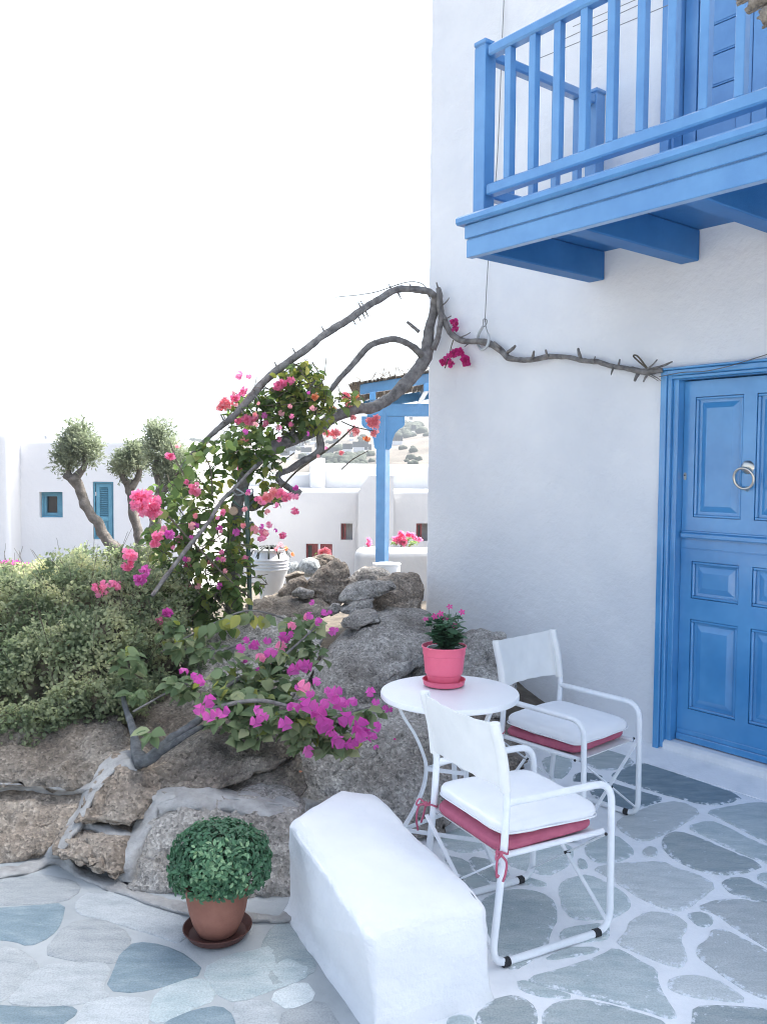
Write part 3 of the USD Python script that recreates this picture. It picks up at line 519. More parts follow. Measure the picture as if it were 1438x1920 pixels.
BL = [
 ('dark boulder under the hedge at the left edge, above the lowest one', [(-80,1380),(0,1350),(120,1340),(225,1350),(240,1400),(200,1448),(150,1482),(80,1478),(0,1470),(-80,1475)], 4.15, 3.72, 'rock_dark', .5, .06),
 ('big brown boulder at the bottom left edge where path begins', [(-80,1500),(0,1502),(60,1480),(140,1488),(190,1480),(170,1525),(125,1580),(95,1612),(40,1628),(0,1638),(-80,1652)], 3.80, 3.48, 'rock_tan', .5, .08),
 ('sunny tan boulder just left of the gnarled grey stem foot', [(205,1425),(250,1422),(330,1436),(345,1468),(310,1500),(272,1545),(245,1562),(200,1550),(140,1545),(150,1510)], 3.80, 3.46, 'rock_tan', .45, .08),
 ('squat grey boulder under the tan one, resting on the path', [(150,1550),(200,1556),(245,1566),(255,1590),(240,1640),(215,1657),(150,1632),(98,1606),(112,1570)], 3.52, 3.28, 'rock_tan', .4, .06),
 ('broad boulder topped with mortar behind the potted basil', [(300,1495),(340,1490),(420,1495),(500,1503),(570,1512),(600,1560),(605,1660),(540,1712),(430,1708),(300,1685),(238,1668),(250,1600),(272,1542)], 3.56, 3.22, 'rock_grey', .5, .07),
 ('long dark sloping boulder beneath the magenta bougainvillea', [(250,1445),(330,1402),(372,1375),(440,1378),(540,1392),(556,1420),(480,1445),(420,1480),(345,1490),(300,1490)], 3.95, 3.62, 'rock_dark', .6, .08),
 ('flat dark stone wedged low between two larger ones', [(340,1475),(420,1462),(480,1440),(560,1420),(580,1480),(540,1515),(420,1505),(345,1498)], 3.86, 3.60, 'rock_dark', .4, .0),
 ('huge pale granite boulder behind the white block', [(475,1462),(545,1405),(620,1375),(700,1345),(790,1320),(840,1335),(865,1400),(860,1500),(832,1572),(780,1578),(700,1560),(620,1530),(560,1520),(490,1502)], 4.35, 3.72, 'rock_grey', .8, .12),
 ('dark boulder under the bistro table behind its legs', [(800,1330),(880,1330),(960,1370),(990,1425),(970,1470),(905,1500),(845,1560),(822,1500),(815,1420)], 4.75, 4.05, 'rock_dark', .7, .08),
 ('large smooth grey slab sloping behind the bistro table', [(585,1255),(640,1200),(690,1166),(740,1150),(800,1158),(832,1180),(812,1222),(765,1265),(705,1308),(662,1335),(600,1322)], 5.30, 4.45, 'rock_grey', .8, .12),
 ('dark grey boulder against the house wall behind the pink pot', [(735,1275),(800,1235),(880,1188),(905,1182),(946,1194),(958,1240),(965,1310),(930,1350),(800,1350),(735,1330)], 5.35, 4.75, 'rock_grey', .45, .06),
 ('ridged grey rock behind the trailing bougainvillea, left of the slab', [(345,1235),(410,1185),(480,1164),(560,1158),(602,1180),(598,1230),(570,1300),(430,1335),(335,1325)], 5.3, 4.45, 'rock_grey', .7, .06),
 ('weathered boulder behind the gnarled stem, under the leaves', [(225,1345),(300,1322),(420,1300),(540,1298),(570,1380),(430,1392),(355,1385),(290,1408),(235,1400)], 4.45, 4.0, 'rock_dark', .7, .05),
 ('upright angular boulder standing right of the white urn', [(572,1095),(600,1066),(630,1050),(650,1058),(658,1085),(652,1118),(632,1142),(590,1138),(562,1116)], 6.5, 6.3, 'rock_tan', .4, .06),
 ('flat tilted rock, upper of two stacked below the white basin', [(634,1128),(650,1105),(690,1090),(737,1095),(744,1106),(702,1126),(660,1136)], 6.1, 5.95, 'rock_grey', .35, .04),
 ('flat rock, lower of two stacked below the white basin', [(634,1142),(660,1128),(702,1122),(699,1141),(672,1156),(640,1153)], 6.0, 5.85, 'rock_grey', .3, .03),
 ('wide brown rock against the house corner under the white basin', [(685,1100),(740,1076),(784,1080),(793,1092),(793,1150),(750,1170),(700,1166),(688,1140)], 6.6, 6.15, 'rock_tan', .35, .05),
 ('dark rock directly left of the white basin', [(652,1086),(680,1067),(715,1070),(742,1085),(705,1100),(660,1100)], 6.9, 6.7, 'rock_grey', .35, .03),
 ('small smooth round stone touching the urn, left of a larger one', [(536,1068),(543,1055),(556,1053),(564,1064),(562,1077),(550,1084),(539,1080)], 7.0, 6.95, 'rock_blue', .1, .05),
 ('smooth rounded blue-grey stone, larger one right of the urn', [(558,1063),(566,1050),(582,1045),(597,1051),(601,1066),(592,1080),(574,1083),(562,1076)], 6.95, 6.9, 'rock_blue', .14, .06),
 ('thin dark rock edge peeping behind the smooth round stones', [(585,1047),(605,1040),(628,1043),(632,1058),(600,1066),(586,1060)], 7.4, 7.3, 'rock_dark', .25, .02),
 ('slanting rough stone between urn and upright boulder', [(522,1112),(545,1090),(568,1080),(577,1090),(562,1112),(536,1124)], 6.45, 6.3, 'rock_tan', .25, .03),
 ('pale flat pebble-like stone in front of the upright boulder', [(544,1112),(562,1103),(588,1110),(586,1120),(566,1125),(548,1121)], 6.15, 6.1, 'rock_grey', .15, .03),
 ('dark flat ledge of rock at the foot of the white urn', [(455,1142),(500,1128),(550,1122),(604,1128),(624,1150),(570,1168),(460,1170)], 6.2, 5.7, 'rock_dark', .5, .03),
 ('narrow dark stone above the slanting one beside the urn', [(533,1082),(560,1072),(572,1075),(566,1088),(540,1098)], 6.75, 6.7, 'rock_dark', .2, .02),
 ('fist-sized stone between upright boulder and stacked flat rocks', [(613,1142),(624,1132),(638,1134),(637,1150),(620,1156)], 5.95, 5.9, 'rock_grey', .12, .02),
 ('low stone at the top edge of the large smooth slab', [(636,1168),(665,1152),(705,1150),(712,1166),(670,1182),(644,1180)], 5.7, 5.55, 'rock_grey', .25, .03),
 ('small dark stone filling the hollow between the tan and mortared boulders', [(215,1540),(255,1520),(290,1540),(285,1590),(255,1610),(222,1590)], 3.62, 3.50, 'rock_dark', .3, .02),
 ('low bank stone filling the gap beneath the ridged rock', [(560,1290),(610,1300),(670,1335),(720,1320),(730,1350),(640,1390),(560,1400),(535,1340)], 4.6, 4.2, 'rock_grey', .5, .03),
]
for k, (lab, P, ya, yb, m, th_, bu) in enumerate(BL):
    if yb >= 5.5 and ya < 6.95: ya, yb = ya-.5, yb-.42
    big = (max(p[0] for p in P)-min(p[0] for p in P))*ya/F
    boulder(lab, P, ya, yb, m, th_, bu, seed=k+1, amp=min(.036, .09*big) if m != 'rock_blue' else .004, res=max(.014, min(.032, big/22)), detail=5.5 if big > .25 else 9)
# mortar seams, pressed over the stones they join
TRI = np.vstack([np.asarray(t.vertices)[t.faces] for t in ROCKS]); TRI = TRI[TRI[:, :, 1].min(1) < 4.4]
def hit(x, y):
    d = ray(x, y); e1, e2 = TRI[:, 1]-TRI[:, 0], TRI[:, 2]-TRI[:, 0]; h = np.cross(d, e2); a = np.einsum('ij,ij->i', e1, h); a = np.where(np.abs(a) < 1e-12, 1e-12, a); s = C-TRI[:, 0]
    u = np.einsum('ij,ij->i', s, h)/a; q = np.cross(s, e1); v = (q@d)/a; t = np.einsum('ij,ij->i', e2, q)/a; ok = (u >= 0) & (v >= 0) & (u+v <= 1) & (t > .5); tg = (0-EYE)/d[2]
    return min(t[ok].min() if ok.any() else 9., tg if tg > 0 else 9.)
mo = thing('mortar', 'rough pale mortar pointing between the front boulders above the path', 'mortar', G(300, 1690))
for k, (P, w) in enumerate([([(88,1612),(118,1585),(140,1550),(158,1512),(182,1472),(205,1440),(238,1424),(262,1436)], 13), ([(148,1548),(175,1552),(205,1557),(235,1562),(258,1560)], 10), ([(236,1655),(245,1620),(252,1590),(268,1555),(288,1522),(305,1500),(330,1490)], 15),
        ([(292,1512),(320,1500),(360,1500),(400,1503),(440,1507),(480,1512),(520,1518),(575,1512)], 22), ([(-20,1478),(40,1476),(80,1482),(140,1484),(190,1472)], 8), ([(340,1490),(380,1484),(420,1490),(470,1500),(530,1506),(600,1510)], 9), ([(-60,1655),(0,1640),(60,1628),(105,1610),(150,1638),(215,1664),(300,1694),(400,1718),(480,1724),(555,1720)], 11)]):
    Q = spline(np.array(P, float), 7); tg = np.gradient(Q, axis=0); tg /= np.linalg.norm(tg, axis=1, keepdims=True); sd = np.c_[-tg[:, 1], tg[:, 0]]; cols = np.linspace(-1, 1, 9); wv = w*(.65+.8*meshkit.noise(np.c_[Q*.035, np.full(len(Q), k*3.)]))
    px = Q[:, None]+sd[:, None]*cols[None, :, None]*wv[:, None, None]; dep = np.array([[hit(*p) for p in row] for row in px])
    from scipy.ndimage import median_filter, gaussian_filter
    dep = gaussian_filter(median_filter(dep, (7, 5), mode='nearest'), 1.2, mode='nearest'); prof_ = np.array([.020, .0, -.010, -.015, -.017, -.015, -.010, .0, .020])
    dep -= .004
    V = np.array([[C+ray(*px[i, j])*(dep[i, j]+prof_[j]) for j in range(9)] for i in range(len(Q))]).reshape(-1, 3); V = V+(np.stack([meshkit.fbm(V*26+j*4+k, 4, j) for j in range(3)], -1)-.5)*.022; n = len(Q)
    q = np.array([(i*9+j, i*9+j+1, i*9+j+10, i*9+j+9) for i in range(n-1) for j in range(8)]); part(mo, 'mortar_seam', (V, q), K['mortar'], True)

# ================================================================ bistro table
ct = G(843, 1296, .70); tr = .293
tb = thing('bistro_table', 'round white metal bistro table carrying the pink flowerpot', 'table', (ct[0], ct[1], 0))
part(tb, 'tabletop', lathe([(0, .700), (tr-.008, .700), (tr-.002, .698), (tr, .693), (tr, .680), (tr-.003, .676), (tr-.012, .676), (tr-.012, .694), (0, .694)], 96, (ct[0], ct[1], 0)), K['white'], 30)
lp = np.array([(.235, .675), (.20, .60), (.150, .52), (.112, .43), (.100, .37), (.112, .29), (.155, .19), (.22, .09), (.285, .012)])
def flatbar(P, w, t, side):
    P = spline(P, 6); tg = np.gradient(P, axis=0); tg /= np.linalg.norm(tg, axis=1, keepdims=True); side = np.asarray(side, float); nn = np.cross(tg, side); V = []
    for i in range(len(P)):
        for a, b in ((-1, -1), (1, -1), (1, 1), (-1, 1)): V.append(P[i]+side*a*w/2+nn[i]*b*t/2)
    n = len(P); Fc = []
    for i in range(n-1):
        for k in range(4): Fc.append((4*i+k, 4*i+(k+1) % 4, 4*i+4+(k+1) % 4, 4*i+4+k))
    Fc += [(3, 2, 1, 0), tuple(4*n-4+k for k in range(4))]; return vf((np.array(V), np.array(Fc)))[:2]
wst, ft = [], []
for a in (192, 72, -48):
    a = math.radians(a); d = np.array([math.cos(a), math.sin(a), 0]); P = np.array([[ct[0]+d[0]*r, ct[1]+d[1]*r, z] for r, z in lp])
    part(tb, 'leg', flatbar(P, .020, .012, (-d[1], d[0], 0)), K['metal'], 25); wst.append([ct[0]+d[0]*.102, ct[1]+d[1]*.102, .37]); ft.append([ct[0]+d[0]*.20, ct[1]+d[1]*.20, .115])
for i in range(3):
    for Q, nm in ((wst, 'waist_bar'), (ft, 'lower_bar')):
        A, B = np.array(Q[i]), np.array(Q[(i+1) % 3]); d = (B-A)/np.linalg.norm(B-A); part(tb, nm, flatbar([A, B], .016, .007, (0, 0, 1.)), K['metal'], 25)
part(tb, 'rim_ring', lathe([(.225, .675), (.240, .675), (.240, .668), (.225, .668), (.225, .675)], 64, (ct[0], ct[1], 0)), K['metal'], 30)

# ================================================================ the folding chairs
def chair(label, A, ang, seed, cush_rot=0.):
    fx = np.array([math.cos(ang), math.sin(ang), 0]); lf = np.array([-fx[1], fx[0], 0]); up = np.array([0, 0, 1.]); Wd, Dp = .44, .50
    O = np.array([A[0], A[1], 0.])
    def P(x, y, z): return O+fx*x+lf*y+up*z
    t = thing('folding_chair', label, 'chair', O, 'folding chairs at the bistro table')
    def part_(n, m, k, s=35, **kw): return part(t, n, m, K[k], s, **kw)
    r = .0128
    for y in (0, Wd):
        part_('side_frame', bent([P(.052, y, .53), P(.045, y, .40), P(.0, y, .015), P(Dp+.01, y, .015), P(Dp+.005, y, .548), P(.056, y, .552)], r, .075, 12, 6), 'metal', True)
        part_('back_post', tube(spline([P(.052, y, .525), P(.052, y, .58), P(.03, y, .70), P(.0, y, .815)], 5), r*.98, 12), 'metal', True)
        for x in (.045, Dp-.065): part_('foot_cap', tube(np.array([P(x, y, .0155), P(x+.026, y, .0155)]), .0152, 12), 'rubber', 30)
        yi = y+(.012 if y == 0 else -.012)
        part_('seat_rail', stick(P(.045, yi, .372), P(Dp-.02, yi, .372), .0105, 10), 'metal', True)
        part_('rivet', T(trimesh.creation.icosphere(1, .006), lambda v: v+P(Dp-.03, y-(.014 if y == 0 else -.014), .372)), 'rubber', True)
    # crossed bars front and back, each flat and pinned in the middle
    for x, sg, z0, z1 in ((Dp-.006, 1, .05, .365), (.012, 1, .06, .36)):
        for k, s in enumerate((1, -1)):
            ya, yb = (.0, Wd) if s > 0 else (Wd, .0); xo = x+.006*k
            part_('cross_bar', flatbar([P(xo, ya, z0), P(xo, yb, z1)], .015, .005, fx), 'metal', 25)
        part_('cross_pin', stick(P(x-.008, Wd/2, (z0+z1)/2), P(x+.016, Wd/2, (z0+z1)/2), .006), 'rubber', 30)
    # canvas back sleeved on both posts
    n, mz = 14, 9; V = []
    for i in range(n+1):
        for k in range(mz+1):
            tz = k/mz; z = .60+.225*tz; x0 = .0455-.0475*tz; sag = -.030*(1-abs(2*i/n-1)**2.2)*(1-.25*tz); V.append(P(x0+sag+.004*math.sin(i*2.1+k*.9+seed), -.014+(Wd+.028)*i/n, z-.004*(1-abs(2*i/n-1)**2)*(tz*2-1)*2))
    V = np.array(V); q = [(i*(mz+1)+k, (i+1)*(mz+1)+k, (i+1)*(mz+1)+k+1, i*(mz+1)+k+1) for i in range(n) for k in range(mz)]
    tm = trimesh.Trimesh(*vf((V, np.array(q)))[:2], process=False); nn = tm.vertex_normals
    V2 = np.vstack([V+nn*.0016, V-nn*.0016]); f = np.asarray(tm.faces); m0 = len(V); bd = [i*(mz+1) for i in range(n+1)]+[n*(mz+1)+k for k in range(1, mz+1)]+[i*(mz+1)+mz for i in range(n-1, -1, -1)]+[k for k in range(mz-1, 0, -1)]
    Fq = [f, f[:, ::-1]+m0]; b = np.array(bd); b2 = np.roll(b, -1); Fq += [np.stack([b2, b, b+m0], 1), np.stack([b2, b+m0, b2+m0], 1)]
    cv = part_('canvas_back', (V2, np.vstack(Fq)), 'canvas', 60)
    for y in (0, Wd):
        part(cv, 'sleeve', tube(spline([P(.047, y, .592), P(.032, y, .70), P(.004, y, .80), P(.000, y, .826)], 5), [.0185]*15+[.017], 12), K['canvas'], 50)
        ys = y+(.026 if y == 0 else -.026); part(cv, 'seam', tube(spline([P(.042, ys, .60), P(.030, ys, .70), P(-.002, ys, .825)], 5), .0016, 5), K['cushion'], True)
    # canvas seat under the cushions
    part_('seat_sling', tube(np.array([P(.05, Wd/2, .372), P(Dp-.03, Wd/2, .372)]), .004), 'canvas') if False else part_('seat_sling', T(box((.055, .02, .362), (Dp-.03, Wd-.02, .366), .001), lambda v: np.array([P(*p) for p in v])), 'canvas')
    def cushion(x0, x1, y0, y1, z0, z1, rad, puff, tilt, sd):
        m = Manifold.cube([x1-x0, y1-y0, z1-z0]).translate([x0, y0, z0]).refine_to_length(.018); v, f, _ = vf(m); c = np.array([(x0+x1)/2, (y0+y1)/2, (z0+z1)/2]); h = np.array([x1-x0, y1-y0, z1-z0])/2
        q = (v-c)/h; ex = np.abs(q)**4; # superellipsoid rounding of the sides
        k = 1/np.maximum((np.abs(q[:, :1])**9+np.abs(q[:, 1:2])**9)**(1/9), 1e-6)*np.max(np.abs(q[:, :2]), axis=1, keepdims=True)
        xy = q[:, :2]*np.where(np.max(np.abs(q[:, :2]), axis=1, keepdims=True) > 1e-6, k, 1)
        edge = np.max(np.abs(q[:, :2]), axis=1); zz = q[:, 2]*(1-.30*np.clip((edge-.8)/.2, 0, 1)**2)+np.sign(q[:, 2])*puff*(1-edge**2)*np.clip(np.abs(q[:, 2])*2-1, 0, 1)
        shr = 1-.035*np.abs(q[:, 2])**3
        v = np.c_[c[0]+xy[:, 0]*h[0]*shr, c[1]+xy[:, 1]*h[1]*shr, c[2]+zz*h[2]+tilt*xy[:, 0]]
        v, f = rough((v, f), .007, 9, sd); return T((v, f), lambda w: np.array([P(*p) for p in w]))
    part_('lower_cushion', cushion(.035, Dp-.05, .012, Wd-.012, .375, .425, .03, .15, .004, seed+1), 'pink_cloth', True)
    wc = part_('upper_cushion', cushion(.045, Dp-.03, .008, Wd-.008, .420, .482, .03, .35, -.006, seed+5), 'cushion', True)
    per = np.linspace(0, 2*np.pi, 61); 
    se = [np.sign(math.cos(a))*abs(math.cos(a))**.22 for a in per]; ce = [np.sign(math.sin(a))*abs(math.sin(a))**.22 for a in per]
    part(wc, 'piping', tube(np.array([P(.2575+.213*a, Wd/2+.2155*b, .4375-.006*a) for a, b in zip(se, ce)]), .0028, 6, cap=False), K['cushion'], True)
    for y in (0, Wd):                    # ties knotted round the back posts
        s = 1 if y else -1; z = .395
        th = np.linspace(0, 6.28, 15); ms = [tube(np.array([P(.036+.020*math.cos(a), y+.019*math.sin(a), z+.006*math.sin(a*2)) for a in th]), .0035, 6, cap=False)]
        kx, ky = .018, y+s*.016
        ms += [T(trimesh.creation.icosphere(1, .0095), lambda v: v+P(kx, ky, z)), tube(spline([P(kx, ky, z), P(kx-.022, ky+s*.014, z-.01), P(kx-.028, ky+s*.02, z-.06), P(kx-.02, ky+s*.022, z-.105 if y else z-.055)], 5), .0042, 6),
               tube(spline([P(kx, ky, z), P(kx+.01, ky+s*.02, z-.02), P(kx+.004, ky+s*.024, z-.055), P(kx-.006, ky+s*.024, z-.08)], 5), .0040, 6), tube(spline([P(kx, ky, z), P(kx-.02, ky+s*.012, z+.018), P(kx-.03, ky+s*.018, z-.004), P(kx-.004, ky+s*.006, z-.004)], 5), .0036, 6)]
        part_('cushion_tie', J(ms), 'pink_cloth', True)
    return t
c1 = G(921, 1822)
chair('white folding chair in front, turned away, its canvas back towards the block', c1, math.radians(28), 3)
a2 = math.radians(-48); B2 = G(1196, 1536); fx2 = np.array([math.cos(a2), math.sin(a2), 0]); lf2 = np.array([-fx2[1], fx2[0], 0])
A2 = B2-fx2*.51-lf2*.44
chair('white folding chair farther back against the house wall, facing the viewer', A2, a2, 8)

# ================================================================ pots
cp_ = G(832, 1284, .703)
ss = thing('pink_saucer', 'pink plastic saucer on the white table under the pink pot', 'saucer', cp_)
part(ss, 'dish', lathe([(0, .0), (.078, .0), (.088, .004), (.0925, .024), (.0945, .0245), (.0945, .026), (.0905, .026), (.086, .007), (.076, .005), (0, .005)], 56, cp_), K['pink_plastic'], 40)
pk = thing('pink_flowerpot', 'bright pink plastic flowerpot standing on the white table', 'flowerpot', cp_+[0, 0, .005])
pz0 = .0055
part(pk, 'pot_body', lathe([(0, .0), (.064, .0), (.068, .006), (.073, .030), (.0745, .036), (.0755, .042), (.0815, .048), (.083, .056), (.0895, .122), (.0895, .128), (.092, .130), (.0935, .160), (.0975, .161), (.0985, .164), (.0975, .168), (.0945, .168), (.090, .150), (.086, .10), (0, .10)], 64, cp_+[0, 0, pz0]), K['pink_plastic'], 35)
part(pk, 'inner_pot', lathe([(.070, .10), (.076, .157), (.0785, .158), (.080, .156), (.074, .10)], 48, cp_+[.004, 0, pz0]), K['white'], 35)
part(pk, 'soil', rough(lathe([(0.0005, .152), (.04, .150), (.075, .146)], 32, cp_+[.004, 0, pz0]), .006, 60, 3), K['soil'], True)
ctp = G(408, 1752)
ts = thing('terracotta_saucer', 'dark brown plastic saucer under the terracotta pot on the path', 'saucer', ctp)
part(ts, 'dish', lathe([(0, .0), (.092, .0), (.102, .004), (.119, .030), (.121, .0305), (.1205, .033), (.117, .033), (.100, .008), (0, .008)], 56, ctp), K['brown_plastic'], 40)
tp = thing('terracotta_pot', 'rounded terracotta pot holding the dome of basil', 'flowerpot', ctp+[0, 0, .008])
part(tp, 'pot_body', rough(lathe([(0.0005, .0085), (.058, .0085), (.068, .014), (.086, .05), (.100, .095), (.108, .140), (.1105, .172), (.113, .180), (.113, .190), (.106, .191), (.102, .175), (.100, .16), (0.0005, .16)], 64, ctp), .0012, 30, 2), K['terracotta'], 40)
part(tp, 'soil', lathe([(.0005, .164), (.1005, .161)], 32, ctp), K['soil'], True)

# ================================================================ leaves, bracts and their settings
K['leaf_b'] = leafmat('bougainvillea_leaf', [(.11, .17, .06), (.17, .24, .09), (.25, .32, .12), (.40, .42, .15)], .6)
K['leaf_b1'] = leafmat('bougainvillea_leaf_single', [(.11, .17, .06), (.17, .24, .09), (.25, .32, .12), (.38, .40, .14)], .6, 'object')
K['leaf_y'] = leafmat('yellowing_leaf', [(.22, .26, .07), (.34, .36, .10), (.46, .44, .13)], .45)
K['leaf_y1'] = leafmat('yellowing_leaf_single', [(.22, .26, .07), (.34, .36, .10), (.46, .44, .13)], .45, 'object')
K['leaf_l'] = leafmat('downy_leaf', [(.14, .20, .10), (.21, .27, .14), (.29, .34, .19), (.38, .40, .22)], .35, gloss=.05)
K['leaf_l1'] = leafmat('downy_leaf_single', [(.14, .20, .10), (.21, .27, .14), (.29, .34, .19), (.38, .40, .22)], .35, 'object', gloss=.05)
K['leaf_h'] = leafmat('hedge_leaf', [(.17, .215, .125), (.32, .355, .215), (.46, .465, .28), (.62, .585, .33), (.72, .63, .35)], .55, gloss=.10)
K['leaf_basil'] = leafmat('basil_leaf', [(.06, .15, .08), (.11, .24, .125), (.18, .33, .185), (.27, .41, .22)], .3)
K['leaf_basil1'] = leafmat('basil_leaf_single', [(.06, .15, .08), (.11, .24, .125), (.18, .33, .185), (.27, .41, .22)], .3, 'object')
K['leaf_o'] = leafmat('olive_leaf', [(.19, .225, .15), (.32, .355, .25), (.52, .545, .41)], .42)
K['leaf_p'] = leafmat('periwinkle_leaf', [(.07, .15, .085), (.12, .22, .12), (.22, .32, .20)], .4, gloss=.18)
K['leaf_d'] = leafmat('dark_strap_leaf', [(.045, .05, .04), (.08, .08, .06)], .2)
K['pink'] = leafmat('pink_bract', [(.80, .26, .43), (.85, .37, .52), (.88, .50, .60)], .5)
K['coral'] = leafmat('coral_bract', [(.82, .38, .42), (.85, .48, .47), (.87, .58, .50)], .5)
K['magenta'] = leafmat('magenta_bract', [(.60, .12, .43), (.73, .20, .52), (.82, .33, .62)], .42)
K['deep'] = leafmat('deep_pink_bract', [(.60, .06, .27), (.72, .12, .35), (.78, .20, .42)], .42)
K['peach'] = leafmat('peach_bract', [(.80, .36, .20), (.85, .48, .30)], .5)
rng = np.random.default_rng(11)
def unit(v): return v/np.maximum(np.linalg.norm(v, axis=-1, keepdims=True), 1e-9)
LEAF = (np.array([(0, 0, 0), (.16, .24, .05), (.42, .36, .075), (.74, .22, .01), (1, 0, -.16), (.74, -.22, .01), (.42, -.36, .075), (.16, -.24, .05), (.40, 0, 0), (.74, 0, -.06)], float),
        np.array([(0, 8, 1), (1, 8, 2), (2, 8, 9), (2, 9, 3), (3, 9, 4), (0, 7, 8), (7, 6, 8), (6, 9, 8), (6, 5, 9), (5, 4, 9)]))
NARROW = (np.array([(0, 0, 0), (.3, .15, .03), (.7, .13, .0), (1, 0, -.06), (.7, -.13, .0), (.3, -.15, .03), (.5, 0, -.01)], float), np.array([(0, 6, 1), (1, 6, 2), (2, 6, 3), (0, 5, 6), (5, 4, 6), (4, 3, 6)]))
ROUNDL = (np.array([(0, 0, 0), (.35, .32, .06), (.8, .30, .05), (1, 0, -.04), (.8, -.30, .05), (.35, -.32, .06)], float), np.array([(0, 3, 1), (1, 3, 2), (0, 5, 3), (5, 4, 3)]))
BASILL = (np.array([(0, 0, 0), (.25, .20, .05), (.6, .24, .05), (1, 0, -.12), (.6, -.24, .05), (.25, -.20, .05), (.5, 0, -.015)], float), np.array([(0, 6, 1), (1, 6, 2), (2, 6, 3), (0, 5, 6), (5, 4, 6), (4, 3, 6)]))
def place(tm, pos, dr, nm, size):
    """one copy of the template per row; x along dr, z along nm"""
    tv, tf = tm; dr = unit(dr); y = unit(np.cross(nm, dr)); z = np.cross(dr, y); size = np.broadcast_to(np.asarray(size, float).reshape(-1), (len(pos),))
    V = pos[:, None]+size[:, None, None]*(tv[None, :, :1]*dr[:, None]+tv[None, :, 1:2]*y[:, None]+tv[None, :, 2:]*z[:, None])
    k = len(tv); return V.reshape(-1, 3), (tf[None]+np.arange(len(pos))[:, None, None]*k).reshape(-1, 3)
def leaves(parent, pos, dr, nm, size, tm, mat, mat1=None, nparts=0, pname='leaf', sname='foliage', score=None):
    idx = np.arange(len(pos)); size = np.broadcast_to(np.asarray(size, float), (len(pos),))
    if nparts:
        d = np.linalg.norm(pos-C, axis=1); s = size*(.4+np.abs(np.sum(unit(nm)*unit(pos-C), 1)))/d if score is None else score; top = np.argsort(-s)[:nparts]
        for i in top: part(parent, pname, place(tm, pos[i:i+1], dr[i:i+1], nm[i:i+1], size[i:i+1]), K[mat1], True)
        idx = np.setdiff1d(idx, top)
    if len(idx): part(parent, sname, place(tm, pos[idx], dr[idx], nm[idx], size[idx]), K[mat], True, kind='stuff')
def _bracts():
    B = np.array([(0, 0, 0), (.26, .40, .14), (.62, .54, .50), (.66, .0, 1.02), (.62, -.54, .50), (.26, -.40, .14), (.58, 0, .36)], float); f0 = np.array([(0, 6, 1), (1, 6, 2), (2, 6, 3), (0, 5, 6), (5, 4, 6), (4, 3, 6)]); V, Fq = [], []
    for k in range(3):
        a = k*2.094; R = np.array([[math.cos(a), -math.sin(a), 0], [math.sin(a), math.cos(a), 0], [0, 0, 1]]); Fq.append(f0+7*k); V.append(B@R.T)
    V = np.vstack(V); V = V-[0, 0, .4]; return V*.92, np.vstack(Fq)
BRACT = _bracts()
def cluster(parent, x, y, Y, rpx, mat, n=None, size=.030, name='blossom', seed=0, flat=.75, label=None):
    """n papery flowers gathered about the point"""
    r_ = np.random.default_rng(seed*977+int(x*13+y*7)); c = D(x, y, Y); R = rpx*Y/F; n = int(n*1.5+.5) if n and n > 1 else n; n = n or max(1, int(round((R/size)**2*1.5)))
    if n <= 1: off = np.zeros((1, 3)); out = -unit(c-C)[None]+r_.normal(0, .45, (1, 3)); size = R*1.2
    else:
        off = unit(r_.normal(0, 1, (n, 3)))*(r_.random((n, 1))**.4)*max(R-size*.6, size*.4)*[1, .8, flat]; out = unit(off)*.8-unit(c-C)*.7+r_.normal(0, .35, (n, 3))
    up_ = unit(out); dr = unit(np.cross(up_, r_.normal(0, 1, (n, 3)))); part(parent, 'flower' if n <= 1 else name, place(BRACT, c+off, dr, up_, size*(.8+.4*r_.random(n))), K[mat], False, label)
def woody(P, r, seed=0, knob=.18, k=10, n=7, sc=14):
    Q = spline(P, n); rr = np.interp(np.linspace(0, 1, len(Q)), np.linspace(0, 1, len(r)), r); w = meshkit.fbm(Q*sc+seed, 3, seed); rr = rr*(1+knob*(w-.5)*2)
    Q = Q+(np.stack([meshkit.noise(Q*9+seed+i*5) for i in range(3)], -1)-.5)*rr[:, None]*.55
    v, f = tube(Q, rr, k); return rough((v, f), float(np.mean(rr))*.22, 1.3/float(np.mean(rr)), seed, 3)
def PX(P, Y): # picture points at distances
    Y = np.broadcast_to(np.asarray(Y, float), (len(P),)); return np.array([D(p[0], p[1], y) for p, y in zip(P, Y)])
def blob(cx, cy, Y, rx, ry, n, rz=None, hollow=.35, r_=rng):
    c = D(cx, cy, Y); k = Y/F; v = unit(r_.normal(0, 1, (n, 3)))*(hollow+(1-hollow)*r_.random((n, 1)))**.6; return c+v[:, :1]*RT*rx*k+v[:, 2:]*UP*ry*k+v[:, 1:2]*_f*(rz or .7*(rx+ry)/2)*k
def droop(n, down=.6, r_=rng):           # hanging leaves: direction outwards and down, faces up and to any side
    d = r_.normal(0, 1, (n, 3)); d[:, 2] = d[:, 2]*.5-down; return unit(d), unit(np.c_[r_.normal(0, .55, (n, 2)), 1+.0*r_.random(n)])

